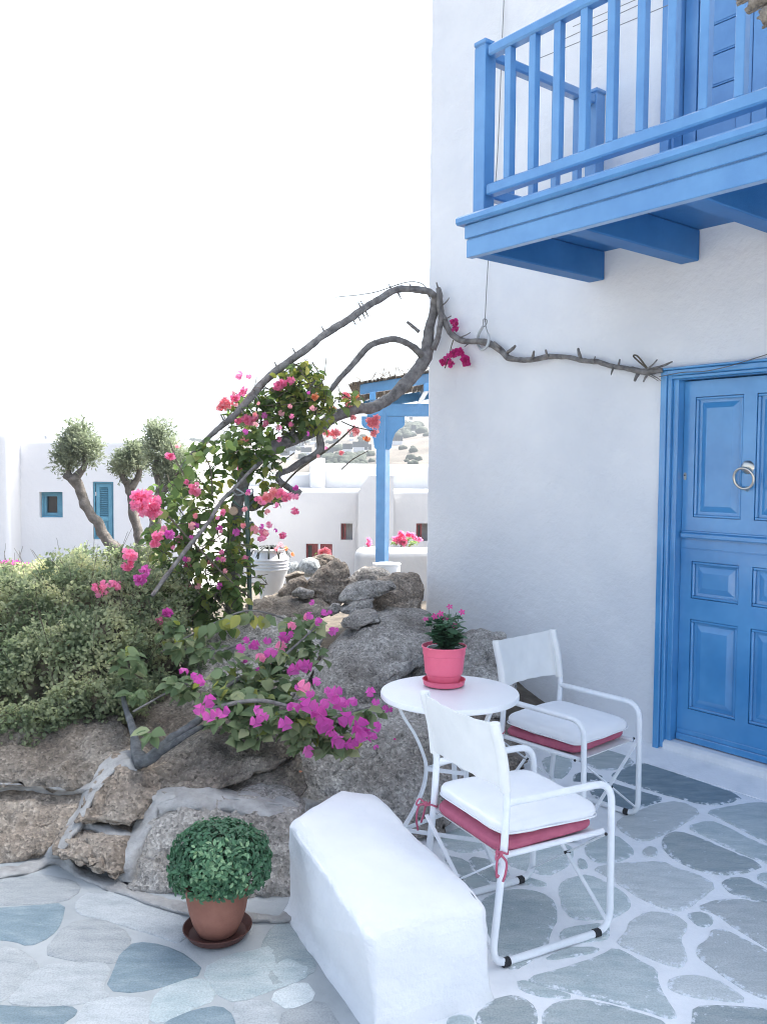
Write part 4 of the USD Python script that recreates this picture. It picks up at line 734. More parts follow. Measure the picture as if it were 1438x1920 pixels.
# ================================================================ the pink bougainvillea by the corner
pb = thing('bougainvillea', 'tall pink bougainvillea, its bare grey trunk leaning up to the house corner', 'bougainvillea', D(448, 1130, 5.5))
tk = PX([(430,1190),(436,1120),(436,1050),(440,985),(450,930),(464,885),(500,848),(545,826),(592,806),(628,781),(662,767),(700,764),(736,744),(768,714),(792,684),(803,650),(806,612),(813,578),(818,556)], [5.4,5.4,5.45,5.5,5.55,5.6,5.7,5.8,5.9,6.0,6.05,6.15,6.25,6.3,6.34,6.36,6.36,6.36,6.34])
part(pb, 'trunk', woody(tk, [.045,.045,.045,.043,.04,.042,.042,.043,.043,.042,.041,.040,.043,.047,.050,.046,.036,.030,.028], 1), K['bark'], True)
def br(P, Y, r, seed, mat='bark', name='branch', knob=.2): part(pb, name, woody(PX(P, Y), [x for x in r], seed, knob), K[mat], True)
br([(818,557),(800,545),(766,541),(735,546),(708,562),(668,588),(622,619),(600,634),(566,660),(522,692),(497,713),(468,747),(432,786),(402,810),(366,846),(335,885)], np.linspace(6.34, 5.4, 16), [.026,.026,.024,.026,.025,.026,.026,.025,.025,.025,.026,.024,.022,.018,.015,.010], 2)
br([(790,668),(772,648),(745,636),(722,637),(690,650),(660,684),(632,715),(610,748)], np.linspace(6.33, 6.0, 8), [.026,.022,.022,.022,.024,.020,.019,.012], 3)
br([(812,655),(822,628),(826,595),(822,565),(825,542)], [6.34,6.3,6.3,6.3,6.3], [.022,.020,.018,.016,.012], 4)
br([(563,800),(592,802),(601,828),(598,846),(575,862),(545,880),(524,888),(522,900),(540,914),(556,924),(562,918)], np.linspace(5.82, 5.7, 11), [.022,.024,.024,.023,.022,.022,.020,.020,.020,.020,.018], 5)
br([(466,925),(470,950),(492,940),(520,935),(545,928),(558,920)], np.linspace(5.5, 5.6, 6), [.03,.03,.026,.024,.020,.016], 6)
br([(480,872),(446,908),(414,942),(390,980),(352,1026),(318,1072),(285,1118)], np.linspace(5.35, 4.7, 7), [.010,.011,.012,.012,.012,.012,.011], 7)
br([(330,890),(350,868),(375,845)], [5.0,5.2,5.4], [.007,.008,.008], 8, 'twig', 'twig'); br([(316,968),(352,1008),(392,1048),(430,1088),(470,1122)], np.linspace(4.9, 5.1, 5), [.006,.006,.006,.006,.005], 9, 'twig', 'twig')
br([(664,800),(640,822),(610,846),(560,880),(522,920)], np.linspace(5.8, 5.7, 5), [.004,.006,.007,.007,.006], 10, 'twig', 'twig'); br([(690,845),(660,862),(640,880)], [5.8]*3, [.003,.004,.004], 11, 'twig', 'twig')
br([(380,850),(395,880),(398,930)], [5.3]*3, [.004]*3, 12, 'twig', 'twig'); br([(700,808),(664,800),(640,790)], [5.9]*3, [.003,.004,.004], 13, 'twig', 'twig'); br([(545,820),(560,770),(580,730),(600,700)], [5.8,5.75,5.75,5.75], [.016,.012,.010,.006], 14)
br([(805,546),(790,531),(760,529),(700,548),(628,557)], np.linspace(6.3, 6.1, 5), [.003,.003,.003,.003,.002], 15, 'twig', 'twig'); br([(786,622),(772,610),(763,603)], [6.3]*3, [.014,.012,.010], 16)
br([(320,830),(330,862),(345,890)], [5.0]*3, [.004]*3, 17, 'twig', 'twig'); br([(590,728),(606,712),(612,670)], [5.7]*3, [.004,.003,.002], 18, 'twig', 'twig')
# along the wall
Pw = [(822,540),(826,575),(832,600),(846,625),(868,638),(898,640),(922,646),(945,663),(960,672),(1000,674),(1030,668),(1062,668),(1092,675),(1122,679),(1150,687),(1185,692),(1215,697),(1243,694)]
wv = np.array([W(x, y, .05+.012*math.sin(i*1.7)) for i, (x, y) in enumerate(Pw)])
part(pb, 'branch', woody(wv, [.020,.022,.022,.021,.021,.020,.024,.022,.019,.017,.016,.016,.016,.015,.015,.015,.018,.011], 20, .3), K['bark'], True, label='bare grey branch along the house wall')
rt_ = random.Random(5)
for x, y, dx, dy, r in [(938,652,-12,-12,.011),(952,660,14,-12,.013),(998,672,3,-14,.010),(1026,668,-3,-12,.010),(1088,672,-4,-18,.012),(1160,684,2,-10,.007),(1150,690,-4,12,.006),(1112,680,4,-12,.005),(1196,700,-6,14,.012),(885,640,-14,10,.006),(860,633,22,-10,.005),(832,598,14,-6,.005),
        (1210,694,22,-20,.006),(1218,692,42,-14,.008),(1216,700,-10,16,.007),(1220,702,20,12,.004),(1208,700,26,14,.003),(824,545,-6,-16,.008),(830,572,12,-14,.005)]:
    q = [W(x, y, .06), W(x+dx*.6, y+dy*.5, .07+rt_.random()*.04), W(x+dx, y+dy, .07+rt_.random()*.05)]; part(pb, 'spur', woody(np.array(q), [r, r*.85, r*.6], int(x), .25, 7, 4), K['bark'], True)
tw = np.array([W(x, y, .055) for x, y in [(1218,696),(1196,668),(1188,668),(1205,684),(1222,698)]]); part(pb, 'twig', tube(spline(tw, 6), .005, 6), K['twig'], True)
tw = np.array([W(x, y, .055) for x, y in [(1236,706),(1280,698),(1320,696),(1360,688),(1400,676),(1450,660),(1500,640)]]); part(pb, 'twig', tube(spline(tw, 5), .0022, 6), K['twig'], True, label='thin dry vine over the door frame')
tw = np.array([W(x, y, .07) for x, y in [(850,637),(846,650),(842,668),(834,690)]]); part(pb, 'twig', tube(spline(tw, 5), .004, 6), K['twig'], True)
for i in range(46):                      # thorny stubs along the upper arc
    pts = [(800,545),(735,546),(668,588),(600,634),(522,692),(468,747),(402,810)]; t = rt_.random()*5.9; a = int(t); fr = t-a; x = pts[a][0]*(1-fr)+pts[a+1][0]*fr; y = pts[a][1]*(1-fr)+pts[a+1][1]*fr; Y0 = 6.3-(t/6)*.8
    if i < 18: s = 1 if i % 2 else -1; part(pb, 'spur', woody(PX([(x, y), (x-s*5, y-s*9), (x-s*8, y-s*15)], Y0), [.008, .005, .003], i, .2, 6, 3), K['bark'], True)
part(pb, 'cut_end', lathe([(.0005, .004), (.024, .003), (.026, -.01)], 20, (0, 0, 0)) if False else T(lathe([(.0005, .004), (.027, .003), (.029, -.02)], 18), lambda v: D(437, 958, 5.42)+v[:, :1]*RT+v[:, 1:2]*UP-v[:, 2:]*_f), mottled('cut_wood', (.50, .34, .22), (.62, .46, .33), 30, .8), 30, label='pale sawn branch end')
FB = [(505,785,80,42,210,0),(470,770,50,30,70,0),(560,725,44,44,190,1),(545,760,42,40,130,0),(588,768,40,40,140,1),(520,745,40,30,60,0),(455,830,46,40,130,0),(410,832,48,16,36,0),(420,870,36,40,60,0),(482,860,48,34,110,0),(400,930,42,44,50,1),(345,955,50,64,100,0),(395,1010,72,60,170,0),(375,1082,72,60,150,0),(436,1075,36,58,90,0),(415,1140,50,45,90,0),(345,1130,52,50,90,0),(500,940,26,22,22,1),(458,1000,22,34,30,1),(300,1012,30,32,30,0),(350,878,24,34,28,0),(484,1100,8,22,9,0),(300,940,30,40,26,0),(505,905,20,14,14,1),(640,745,40,22,26,1),(575,690,26,14,20,1),(330,1040,40,40,60,0)]
pos, dr, nm, sz, yl = [], [], [], [], []
for cx, cy, rx, ry, n, y in FB:
    n = int(n*(.9 if cy < 905 else 1.0)); Y = (5.45 if cx < 490 and cy > 815 else 5.75) if cy < 905 else 5.55-(cy-905)*.0022; q = blob(cx, cy, Y, rx*1.12, ry*1.08, n); d, m = droop(n); pos.append(q); dr.append(d); nm.append(m); sz.append((.044+.036*rng.random(n))*(1.1 if cy > 900 else 1)); yl.append(rng.random(n) < (.62 if y else .13))
# large single leaves strung along the arching shoot
for t in np.linspace(0, 1, 26):
    P = [(440,822),(400,830),(370,852),(345,880),(330,910),(318,950),(308,985)]; a = min(int(t*5.999), 5); fr = t*6-a; x = P[a][0]*(1-fr)+P[a+1][0]*fr; y = P[a][1]*(1-fr)+P[a+1][1]*fr
    pos.append(D(x+rng.normal(0, 4), y+rng.normal(0, 4), 5.0+.1*rng.random())[None]); d, m = droop(1, .8); dr.append(d); nm.append(m*[1, 1, .4]-_f*.6); sz.append(np.array([.075+.03*rng.random()])); yl.append(np.array([False]))
pos, dr, nm, sz, yl = np.vstack(pos), np.vstack(dr), np.vstack(nm), np.concatenate(sz), np.concatenate(yl)
leaves(pb, pos[~yl], dr[~yl], nm[~yl], sz[~yl], LEAF, 'leaf_b', 'leaf_b1', 200); leaves(pb, pos[yl], dr[yl], nm[yl], sz[yl], LEAF, 'leaf_y', 'leaf_y1', 90)
tws = []
for cx, cy, rx, ry, n, y in FB:          # fine twigs through the crown
    Y = 5.75 if cy < 905 else 5.55-(cy-905)*.0022
    for _ in range(max(3, n//14)):
        a = rng.random()*6.28; A = D(cx+rng.normal(0, rx*.4), cy+rng.normal(0, ry*.4), Y+rng.normal(0, .06)); l = (rx+ry)*.5*(.8+.7*rng.random()); B = D(cx+math.cos(a)*l, cy+math.sin(a)*l*.9, Y+rng.normal(0, .08)); m_ = (A+B)/2+rng.normal(0, .03, 3); tws.append(tube(spline([A, m_, B], 4), np.linspace(.0045, .0018, 9), 5))
part(pb, 'twigs', J(*tws), K['twig'], True, kind='stuff')
for x, y, r, m, n in [(272,945,36,'pink',34),(262,930,22,'pink',12),(285,962,20,'pink',10),(188,1104,19,'pink',6),(216,1097,15,'pink',4),(246,1042,20,'pink',8),(240,1062,16,'pink',6),(262,1088,15,'magenta',5),(272,1070,12,'magenta',3),(312,1152,15,'magenta',5),(300,1162,10,'pink',2),(292,1003,16,'pink',6),(318,1003,14,'magenta',4),(290,1018,12,'pink',3),
        (428,758,18,'coral',10),(415,762,12,'coral',5),(438,745,14,'pink',5),(456,732,12,'pink',3),(450,703,9,'pink',1),(467,706,8,'pink',1),(530,718,13,'pink',6),(520,726,10,'pink',3),(545,712,9,'pink',2),(465,790,16,'pink',6),(447,788,9,'pink',2),(480,785,9,'pink',2),(496,779,9,'magenta',1),(501,798,14,'pink',3),(522,802,8,'coral',1),(542,795,10,'pink',2),(527,775,7,'coral',1),(524,824,7,'pink',1),
        (460,826,12,'coral',4),(452,880,11,'pink',3),(450,893,9,'pink',2),(372,918,18,'pink',7),(358,915,10,'pink',3),(540,932,14,'pink',6),(525,925,12,'pink',4),(556,930,9,'pink',1),(552,956,12,'pink',2),(497,935,18,'coral',9),(512,922,12,'coral',4),(492,1013,14,'pink',2),(496,998,11,'pink',2),(478,992,9,'coral',1),(443,998,10,'magenta',1),(463,1048,9,'pink',2),(353,1062,10,'pink',3),(352,1100,9,'pink',2),(349,1118,7,'magenta',1),(365,985,9,'magenta',2),
        (700,797,15,'coral',9),(706,784,12,'coral',5),(694,785,9,'coral',3),(703,812,10,'coral',4),(665,810,15,'coral',6),(650,742,12,'coral',5),(668,740,10,'peach',3),(652,758,9,'coral',3),(628,812,13,'coral',5),(612,812,9,'coral',3),(640,848,8,'coral',2),(686,824,8,'peach',2),(622,768,10,'peach',4),(662,782,7,'coral',2),(610,840,6,'pink',1),(596,856,6,'coral',1),(590,742,9,'peach',3),(336,1010,8,'pink',1),(400,1058,8,'pink',1),(318,855,9,'pink',3),(334,836,6,'coral',1),(500,960,8,'coral',1),(388,1052,9,'coral',2),(505,985,8,'pink',1),(530,1005,9,'pink',2)]:
    Y = 4.62 if x < 330 and y > 990 else (4.85 if x < 330 else (5.62 if y < 905 else 5.2)); Y = 6.0 if x > 605 else Y; cluster(pb, x, y, Y, r, m, n, seed=3)
_r = random.Random(21)
for _ in range(42):
    x, y = _r.choice([(_r.uniform(330, 500), _r.uniform(960, 1120)), (_r.uniform(420, 620), _r.uniform(735, 830)), (_r.uniform(300, 420), _r.uniform(900, 1050)), (_r.uniform(440, 560), _r.uniform(900, 1010))]); cluster(pb, x, y, 5.3 if y < 905 else 5.0, _r.uniform(5, 8), _r.choice(['pink', 'pink', 'coral', 'magenta']), _r.choice([1, 1, 2]), .022, seed=6)
for x, y, r, n in [(851,604,9,5),(853,614,7,3),(834,676,13,8),(850,664,14,9),(862,660,10,6),(872,672,13,9),(846,682,9,4),(874,682,8,3)]:
    p = W(x, y, .07); cluster(pb, x, y, p[1], r, 'deep', n, seed=4, label='deep pink blossom against the house wall')
stk = thing('garden_stake', 'grey green stake beside the bougainvillea trunk with ties', 'stake', D(468, 1135, 5.3))
part(stk, 'pole', tube(np.array([D(470, 1175, 5.3), D(462, 915, 5.3)]), .0145, 10), K['green_pole'], 40)
for k, (y, c) in enumerate([(922, 'hose'), (945, 'green_pole'), (985, 'green_pole')]):
    c0 = D(456, y, 5.38); th = np.linspace(0, 6.28, 20); part(stk, 'tie', tube(np.array([c0+RT*.06*math.cos(a)+_f*.09*math.sin(a)+UP*.02*math.sin(a*2+k) for a in th]), .0055, 6, cap=False), K[c], True)
hw = thing('hanging_wire', 'thin grey wire hanging down the house wall, ending in a hose loop', 'wire', W(910, 600, .05))
part(hw, 'strand', tube(spline([W(950, -120, .02), W(942, 60, .02), W(932, 300, .025), W(916, 480, .03), W(909, 604, .06)], 6), .0032, 6), K['wire'], True)
part(hw, 'hose_loop', tube(spline([W(905, 612, .05), W(897, 628, .03), W(896, 645, .015), W(903, 655, .05), W(912, 650, .10), W(916, 640, .095), W(916, 626, .08)], 7), .0095, 10), K['hose'], True)
part(hw, 'hook', tube(spline([W(909, 597, .06), W(913, 600, .06), W(912, 607, .06), W(907, 612, .055), W(906, 600, .06), W(910, 598, .06), W(911, 612, .065), W(916, 628, .08)], 6), .0030, 6), K['wire'], True)

# ================================================================ the magenta bougainvillea over the rocks
mb = thing('bougainvillea', 'low magenta bougainvillea trailing from a gnarled grey stem over the front rocks', 'bougainvillea', D(262, 1430, 3.75))
def mr(P, Y, r, seed, name='branch', mat='bark'): part(mb, name, woody(PX(P, Y), r, seed, .3), K[mat], True)
mr([(228,1300),(238,1335),(248,1365),(252,1388),(257,1412),(268,1430)], [4.1,4.0,3.9,3.82,3.74,3.68], [.010,.014,.018,.022,.027,.031], 31, 'stem', 'bark_dark'); mr([(258,1430),(282,1422),(310,1398),(345,1372),(372,1350),(392,1328)], [3.66,3.64,3.66,3.7,3.74,3.8], [.030,.027,.022,.020,.016,.012], 32, 'stem', 'bark_dark')
mr([(270,1425),(300,1410),(340,1385),(372,1366),(405,1357)], [3.66,3.64,3.66,3.72,3.8], [.018,.016,.013,.012,.008], 33, 'branch', 'bark_dark')
mr([(372,1346),(410,1300),(455,1270),(512,1245),(560,1205),(600,1168)], np.linspace(3.75, 4.4, 6), [.012,.010,.009,.008,.006,.004], 35); mr([(380,1335),(440,1318),(500,1315),(570,1335),(640,1362),(690,1385)], np.linspace(3.75, 3.72, 6), [.010,.010,.009,.008,.006,.004], 36)
mr([(600,1345),(660,1335),(700,1325),(726,1332)], [3.75,3.8,3.85,3.85], [.005,.004,.004,.003], 37); mr([(300,1225),(360,1190),(410,1165),(460,1146),(510,1152),(562,1172)], np.linspace(4.5, 4.6, 6), [.005]*6, 38); mr([(330,1215),(400,1225),(440,1212),(480,1196)], [4.6]*4, [.005]*4, 39); mr([(250,1335),(330,1290),(372,1278)], [4.0]*3, [.005]*3, 40)
LB = [(565,1195,40,46,46,4.38),(522,1245,40,28,34,4.1),(455,1268,58,34,56,3.98),(470,1318,62,30,56,3.82),(540,1350,72,34,64,3.72),(600,1350,52,40,46,3.72),(412,1305,40,34,40,3.85),(345,1290,34,26,26,4.0),(590,1392,56,22,26,3.68),(470,1378,50,22,24,3.72),(400,1222,40,20,18,4.4),(322,1196,26,44,24,4.4),(240,1240,28,36,15,4.15),(248,1300,20,20,10,4.05),(700,1335,22,14,8,3.85),(430,1350,44,24,30,3.72),(640,1395,40,20,16,3.68),(530,1290,40,22,24,3.95),(280,1375,14,10,5,3.6),(585,1230,26,20,14,4.3)]
pos, dr, nm, sz, yl = [], [], [], [], []
for cx, cy, rx, ry, n, Y in LB:
    n = int(n*1.5); q = blob(cx, cy, Y, rx, ry, n, .6*min(rx, ry)); d, m = droop(n, .35); pos.append(q); dr.append(d); nm.append(unit(m-_f*.35)); sz.append(.050+.036*rng.random(n)); yl.append(rng.random(n) < .06)
for t in np.linspace(0, 1, 34):          # pale leaves hanging from the long shoot
    P = [(330,1205),(372,1178),(412,1160),(460,1146),(510,1152),(562,1172)]; a = min(int(t*4.999), 4); fr = t*5-a; x = P[a][0]*(1-fr)+P[a+1][0]*fr; y = P[a][1]*(1-fr)+P[a+1][1]*fr
    pos.append(D(x+rng.normal(0, 5), y+4, 4.5+.06*rng.random())[None]); d, m = droop(1, 1.5); dr.append(d); nm.append(unit(m*[1, 1, .5]-_f*.8)); sz.append(np.array([.062+.03*rng.random()])); yl.append(np.array([rng.random() < .35]))
pos, dr, nm, sz, yl = np.vstack(pos), np.vstack(dr), np.vstack(nm), np.concatenate(sz), np.concatenate(yl)
leaves(mb, pos[~yl], dr[~yl], nm[~yl], sz[~yl], LEAF, 'leaf_l', 'leaf_l1', 260); leaves(mb, pos[yl], dr[yl], nm[yl], sz[yl], LEAF, 'leaf_y', 'leaf_y1', 30)
for k, (x, y, r) in enumerate([(525,480,32),(480,520,32),(530,555,38),(500,540,26),(590,540,32),(750,525,34),(745,580,38),(782,555,24),(880,590,36),(920,505,32),(900,512,24),(990,505,42),(965,490,30),(1000,450,28),(965,415,34),(940,420,18),(1025,390,20),(1075,435,22),(1115,440,28),(1095,470,26),(1060,490,26),(1040,545,38),(1070,600,42),(1055,575,30),(1130,495,38),(1150,480,24),(1185,485,32),(1165,565,36),(1120,670,38),(1105,640,28),(1230,600,40),(1215,620,30),(1235,650,36),(1260,630,28),(1280,650,32),(1310,605,32),(1190,680,30),(1170,690,22),(1300,695,16),(985,715,30),(1275,440,26),(1300,490,22),(1350,520,20),(1370,522,14),(700,200,20),(740,220,28),(725,228,20),(795,205,22),(675,240,22),(765,275,30),(810,255,28),(830,262,20),(755,340,20),(690,300,16),(870,185,28),(905,170,20),(860,230,26),(885,200,22),(925,335,34),(900,345,24),(980,320,32),(960,315,26),(990,85,26),(975,92,20),(1030,115,26),(1065,75,22),(1085,70,16),(1005,25,14),(1100,160,26),(1120,150,14),(910,130,20),(410,340,24),(470,380,30),(490,395,24),(455,365,18),(1010,540,24),(1035,520,26)]):
    X_, Y_ = 180+x/2.479, 1120+y/2.479; Yd = 4.28 if Y_ < 1215 else (4.05 if Y_ < 1262 else 3.60); cluster(mb, X_, Y_, Yd-.03*(k % 3), r/2.479*1.12, 'magenta' if k % 7 or Y_ > 1300 else 'pink', 1, seed=k)
for k, (x, y, yz, lab) in enumerate([(737, 1387, .42, 'single fallen pink petal on the pale granite boulder'), (560, 1448, None, 'tiny pale petal lying on the rock behind the white block')]):
    c = D(x, y, 3.98 if k == 0 else 3.7); single('fallen_petal', place(LEAF, c[None], np.array([[1., .3, .1]]), np.array([[0, -.6, 1.]]), np.array([.018])), K['deep' if k == 0 else 'peach'], True, lab, 'petal')

# ================================================================ the basil dome
bs_ = thing('basil_plant', 'dense round dome of small leaved green basil in the terracotta pot', 'basil', ctp+[0, 0, .165])
n = 5200; c0 = D(413, 1614, ctp[1]); v = unit(rng.normal(0, 1, (n, 3))); v = v[v[:, 2] > -.50]; n = len(v); rad = .86+.14*rng.random((n, 1)); lump = 1+.26*(meshkit.fbm(v*2.6+5, 4, 8)-.5)[:, None]
q = c0+v*rad*lump*[.178, .175, .138]; tang = unit(np.cross(v, rng.normal(0, 1, (n, 3)))); d = unit(tang+v*.35-[0, 0, .15]); m = unit(v+[0, 0, .55]+rng.normal(0, .3, (n, 3)))
sc = -np.linalg.norm(q-C, axis=1)+.05*rng.random(n)
leaves(bs_, q, d, m, .015+.011*rng.random(n), BASILL, 'leaf_basil', 'leaf_basil1', 290, score=sc)
part(bs_, 'inner_stems', J(*[tube(np.array([ctp+[rng.normal(0, .02), rng.normal(0, .02), .16], c0+unit(rng.normal(0, 1, 3)+[0, 0, .4])*.14*[1.2, 1.2, .9]]), .0018, 5) for _ in range(70)]), K['twig'], True, kind='stuff')
v = unit(rng.normal(0, 1, (1500, 3))); q = c0+v*(.45+.35*rng.random((1500, 1)))*[.178, .175, .138]; part(bs_, 'inner_leaves', place(BASILL, q, unit(rng.normal(0, 1, (1500, 3))), unit(v+[0, 0, .3]), .024+.008*rng.random(1500)), K['leaf_basil'], True, kind='stuff')

# ================================================================ the periwinkle in the pink pot
pp = thing('periwinkle_plant', 'small dark leaved plant with tiny pink flowers in the pink pot', 'plant', cp_+[0, 0, .155])
c0 = cp_+[.004, 0, .15]; tips = []
for k in range(22):
    a = k*2.4; t = c0+np.array([math.cos(a)*.095*(.25+.75*rng.random()), math.sin(a)*.085*(.25+.75*rng.random()), .05+.125*rng.random()]); tips.append(t); P = spline([c0+[math.cos(a)*.015, math.sin(a)*.015, 0], (c0+t)/2+[0, 0, .015], t], 4); part(pp, 'stem', tube(P, .0018, 5), K['leaf_p'], True)
    m = 13; f_ = np.sort(rng.random(m))*.85+.15; q = np.array([P[int(x*(len(P)-1))] for x in f_]); an = rng.random(m)*6.28; d = unit(np.c_[np.cos(an), np.sin(an), rng.normal(.15, .3, m)]); s_ = .040+.024*rng.random(m)
    for i in range(m): part(pp, 'leaf', place(ROUNDL if i % 2 else BASILL, q[i:i+1], d[i:i+1], np.array([[0, 0, 1.]])+.3*rng.normal(0, 1, (1, 3)), s_[i:i+1]), K['leaf_p'], True)
pet = (np.array([(0, 0, 0), (.5, .32, .05), (1, .3, .02), (1.05, -.1, 0), (.5, -.3, .05)], float), np.array([(0, 4, 1), (1, 4, 3), (1, 3, 2)]))
for x, y in [(843, 1138), (826, 1151), (798, 1161), (852, 1173), (866, 1148), (815, 1156), (836, 1162)]:
    c = D(x, y, cp_[1]-.02); nn = unit(-unit(c-C)+[0, 0, .6]+rng.normal(0, .25, 3)); a = np.arange(5)*1.2566; e1 = unit(np.cross(nn, [1., .2, .1])); e2 = np.cross(nn, e1); dd = np.cos(a)[:, None]*e1+np.sin(a)[:, None]*e2
    part(pp, 'flower', place(pet, np.repeat(c[None], 5, 0), dd, np.repeat(nn[None], 5, 0), np.full(5, .014)), K['deep'], True); part(pp, 'stem', tube(spline([c, (c+c0)/2+[0, 0, .01], c0+[0, 0, .03]], 4), .0013, 5), K['leaf_p'], True)

# ================================================================ the hedge on the bank
hd = thing('hedge', 'broad rounded grey green hedge with yellowish sunlit top on the left bank', 'hedge', D(120, 1300, 4.6))
LOB = [(-30,1230,4.7,.36),(60,1195,4.9,.40),(150,1170,5.0,.38),(240,1172,4.9,.34),(60,1300,4.4,.28),(150,1285,4.4,.26),(232,1268,4.5,.24),(-5,1325,4.3,.22),(292,1225,4.8,.27),(325,1140,5.1,.23),(180,1112,5.5,.30),(262,1104,5.5,.27),(90,1132,5.5,.30),(5,1150,5.5,.32),(120,1335,4.12,.12),(58,1365,4.08,.13),(-25,1378,4.05,.15),(190,1315,4.2,.13),(240,1310,4.2,.11),(100,1245,4.45,.24),(200,1215,4.55,.22)]
tc, tn = [], []
for x, y, Y, R in LOB:
    m = int(R*R*12000); v = unit(rng.normal(0, 1, (m, 3))); lump = 1+.5*(meshkit.fbm(v*2.9+x, 4, int(abs(x)))-.5)[:, None]; q = D(x, y, Y)+v*R*lump*(.80+.24*rng.random((m, 1))); tc.append(q); tn.append(v)
tc, tn = np.vstack(tc), np.vstack(tn); keep = np.ones(len(tc), bool)
for x, y, Y, R in LOB: keep &= np.linalg.norm(tc-D(x, y, Y), axis=1) > R*.70
tc, tn = tc[keep], tn[keep]; gap = meshkit.fbm(tc*6.5, 3, 77) > .43; tc, tn = tc[gap], tn[gap]; print('hedge sprigs', len(tc))
kk = 9; q = np.repeat(tc, kk, 0)+rng.normal(0, .014, (len(tc)*kk, 3)); d = unit(np.repeat(tn, kk, 0)*.5+rng.normal(0, 1, q.shape)); m = unit(np.repeat(tn, kk, 0)+rng.normal(0, .6, q.shape)+[0, 0, .4])
part(hd, 'foliage', place(ROUNDL, q, d, m, .013+.017*rng.random(len(q))**1.5), K['leaf_h'], True, kind='stuff')
ti = rng.choice(len(tc), 1500, False); part(hd, 'twigs', J(*[tube(np.array([tc[i]-tn[i]*.16+rng.normal(0, .03, 3), tc[i]+tn[i]*(.02 if k % 5 else .10)+[0, 0, .0 if k % 5 else .06]]), [.0022, .0012], 4) for k, i in enumerate(ti)]), K['twig'], True, kind='stuff')
inn = []
for x, y, Y, R in LOB: inn.append(rough(T(trimesh.creation.icosphere(3, R*.5), lambda v: v+D(x, y, Y)), .05, 9, int(abs(x))))
m = 9000; ii = rng.integers(len(LOB), size=m); v = unit(rng.normal(0, 1, (m, 3))); q = np.array([D(LOB[i][0], LOB[i][1], LOB[i][2]) for i in range(len(LOB))])[ii]+v*np.array([l[3] for l in LOB])[ii][:, None]*(.60+.18*rng.random((m, 1)))
part(hd, 'inner_growth', place(ROUNDL, q, unit(rng.normal(0, 1, (m, 3))), unit(v+rng.normal(0, .5, (m, 3))), .020+.014*rng.random(m)), K['leaf_h'], True, kind='stuff')
part(hd, 'branch_tangle', J(*inn), K['twig'], True, kind='stuff')  # solid dark lumps added to stand for the shaded inside of the hedge

# ================================================================ olive trees
def olive(label, trunk, Y, rad, forks, crowns, seed):
    r_ = np.random.default_rng(seed); b = D(*trunk[0], Y); gz = float(bank(b[0], b[1])); t = thing('olive_tree', label, 'olive tree', (b[0], b[1], gz))
    P = np.vstack([[[b[0]+.25, b[1], gz-.05]], PX(trunk, Y)]) if trunk[0][0] > trunk[-1][0] else np.vstack([[[b[0], b[1], gz-.05]], PX(trunk, Y)])
    part(t, 'trunk', woody(P, [r*.85 for r in rad], seed, .25, 10, 7, 7), K['bark_pale'], True)
    for k, (Q, r) in enumerate(forks): part(t, 'limb', woody(PX(Q, Y), r, seed+k+2, .2, 8, 6, 8), K['bark_pale'], True)
    qs, ds, ms = [], [], []
    for cx, cy, rx, ry, n in crowns:
        ns = n//9; v = unit(r_.normal(0, 1, (ns, 3)))*(.25+.75*r_.random((ns, 1))**.5); k = Y/F; s = D(cx, cy, Y)+(v[:, :1]*RT*rx*k+v[:, 2:]*UP*ry*k+v[:, 1:2]*_f*rx*k)*.72
        a = unit(v+[0, 0, .55]+r_.normal(0, .35, v.shape)); tt = np.linspace(0, .14, 9); q = (s[:, None]+a[:, None]*tt[None, :, None]).reshape(-1, 3); d = unit(np.repeat(a, 9, 0)*.7+r_.normal(0, .6, q.shape)); qs.append(q); ds.append(d); ms.append(unit(r_.normal(0, 1, q.shape)+[0, 0, .5]))
    q, d, m = np.vstack(qs), np.vstack(ds), np.vstack(ms); part(t, 'crown', place(NARROW, q, d, m, .036+.024*r_.random(len(q))), K['leaf_o'], True)
olive('olive tree with a bare slanting trunk in front of the blue shutter', [(232,1050),(205,1015),(186,985),(172,965),(158,940),(148,912),(138,896)], 11.2, [.10,.085,.08,.078,.075,.072,.08,.085], [([(138,900),(152,885),(160,868),(158,840)], [.06,.045,.035,.02]), ([(136,900),(128,885),(128,860),(122,842)], [.06,.035,.025,.015]), ([(130,896),(120,890)], [.05,.03])],
      [(146,838,34,34,2600),(158,850,26,26,1300),(120,868,20,22,900),(150,812,18,20,700),(175,845,14,18,500),(128,850,20,24,800)], 61)
olive('olive tree with an upright trunk just right of the blue shutter', [(262,1060),(260,1010),(254,975),(248,940),(242,915),(238,900)], 11.6, [.09,.075,.072,.07,.07,.07,.075], [([(240,905),(228,888),(222,876)], [.055,.04,.02]), ([(246,915),(258,898),(262,880),(262,860)], [.05,.045,.035,.02])], [(245,868,30,28,2200),(228,878,18,22,800),(262,860,22,26,1000),(252,845,20,16,700)], 62)
olive('olive tree with the tallest wispy crown, partly behind bougainvillea', [(285,1060),(288,1000),(294,960),(300,925),(296,895)], 11.0, [.09,.085,.085,.08,.07,.06], [([(297,900),(292,880),(296,850)], [.055,.04,.02]), ([(300,925),(318,905),(330,880)], [.045,.035,.02])], [(302,850,34,40,2600),(290,820,16,26,700),(305,815,14,24,600),(335,880,32,48,2400),(345,920,24,40,1300),(318,880,26,30,1000)], 63)

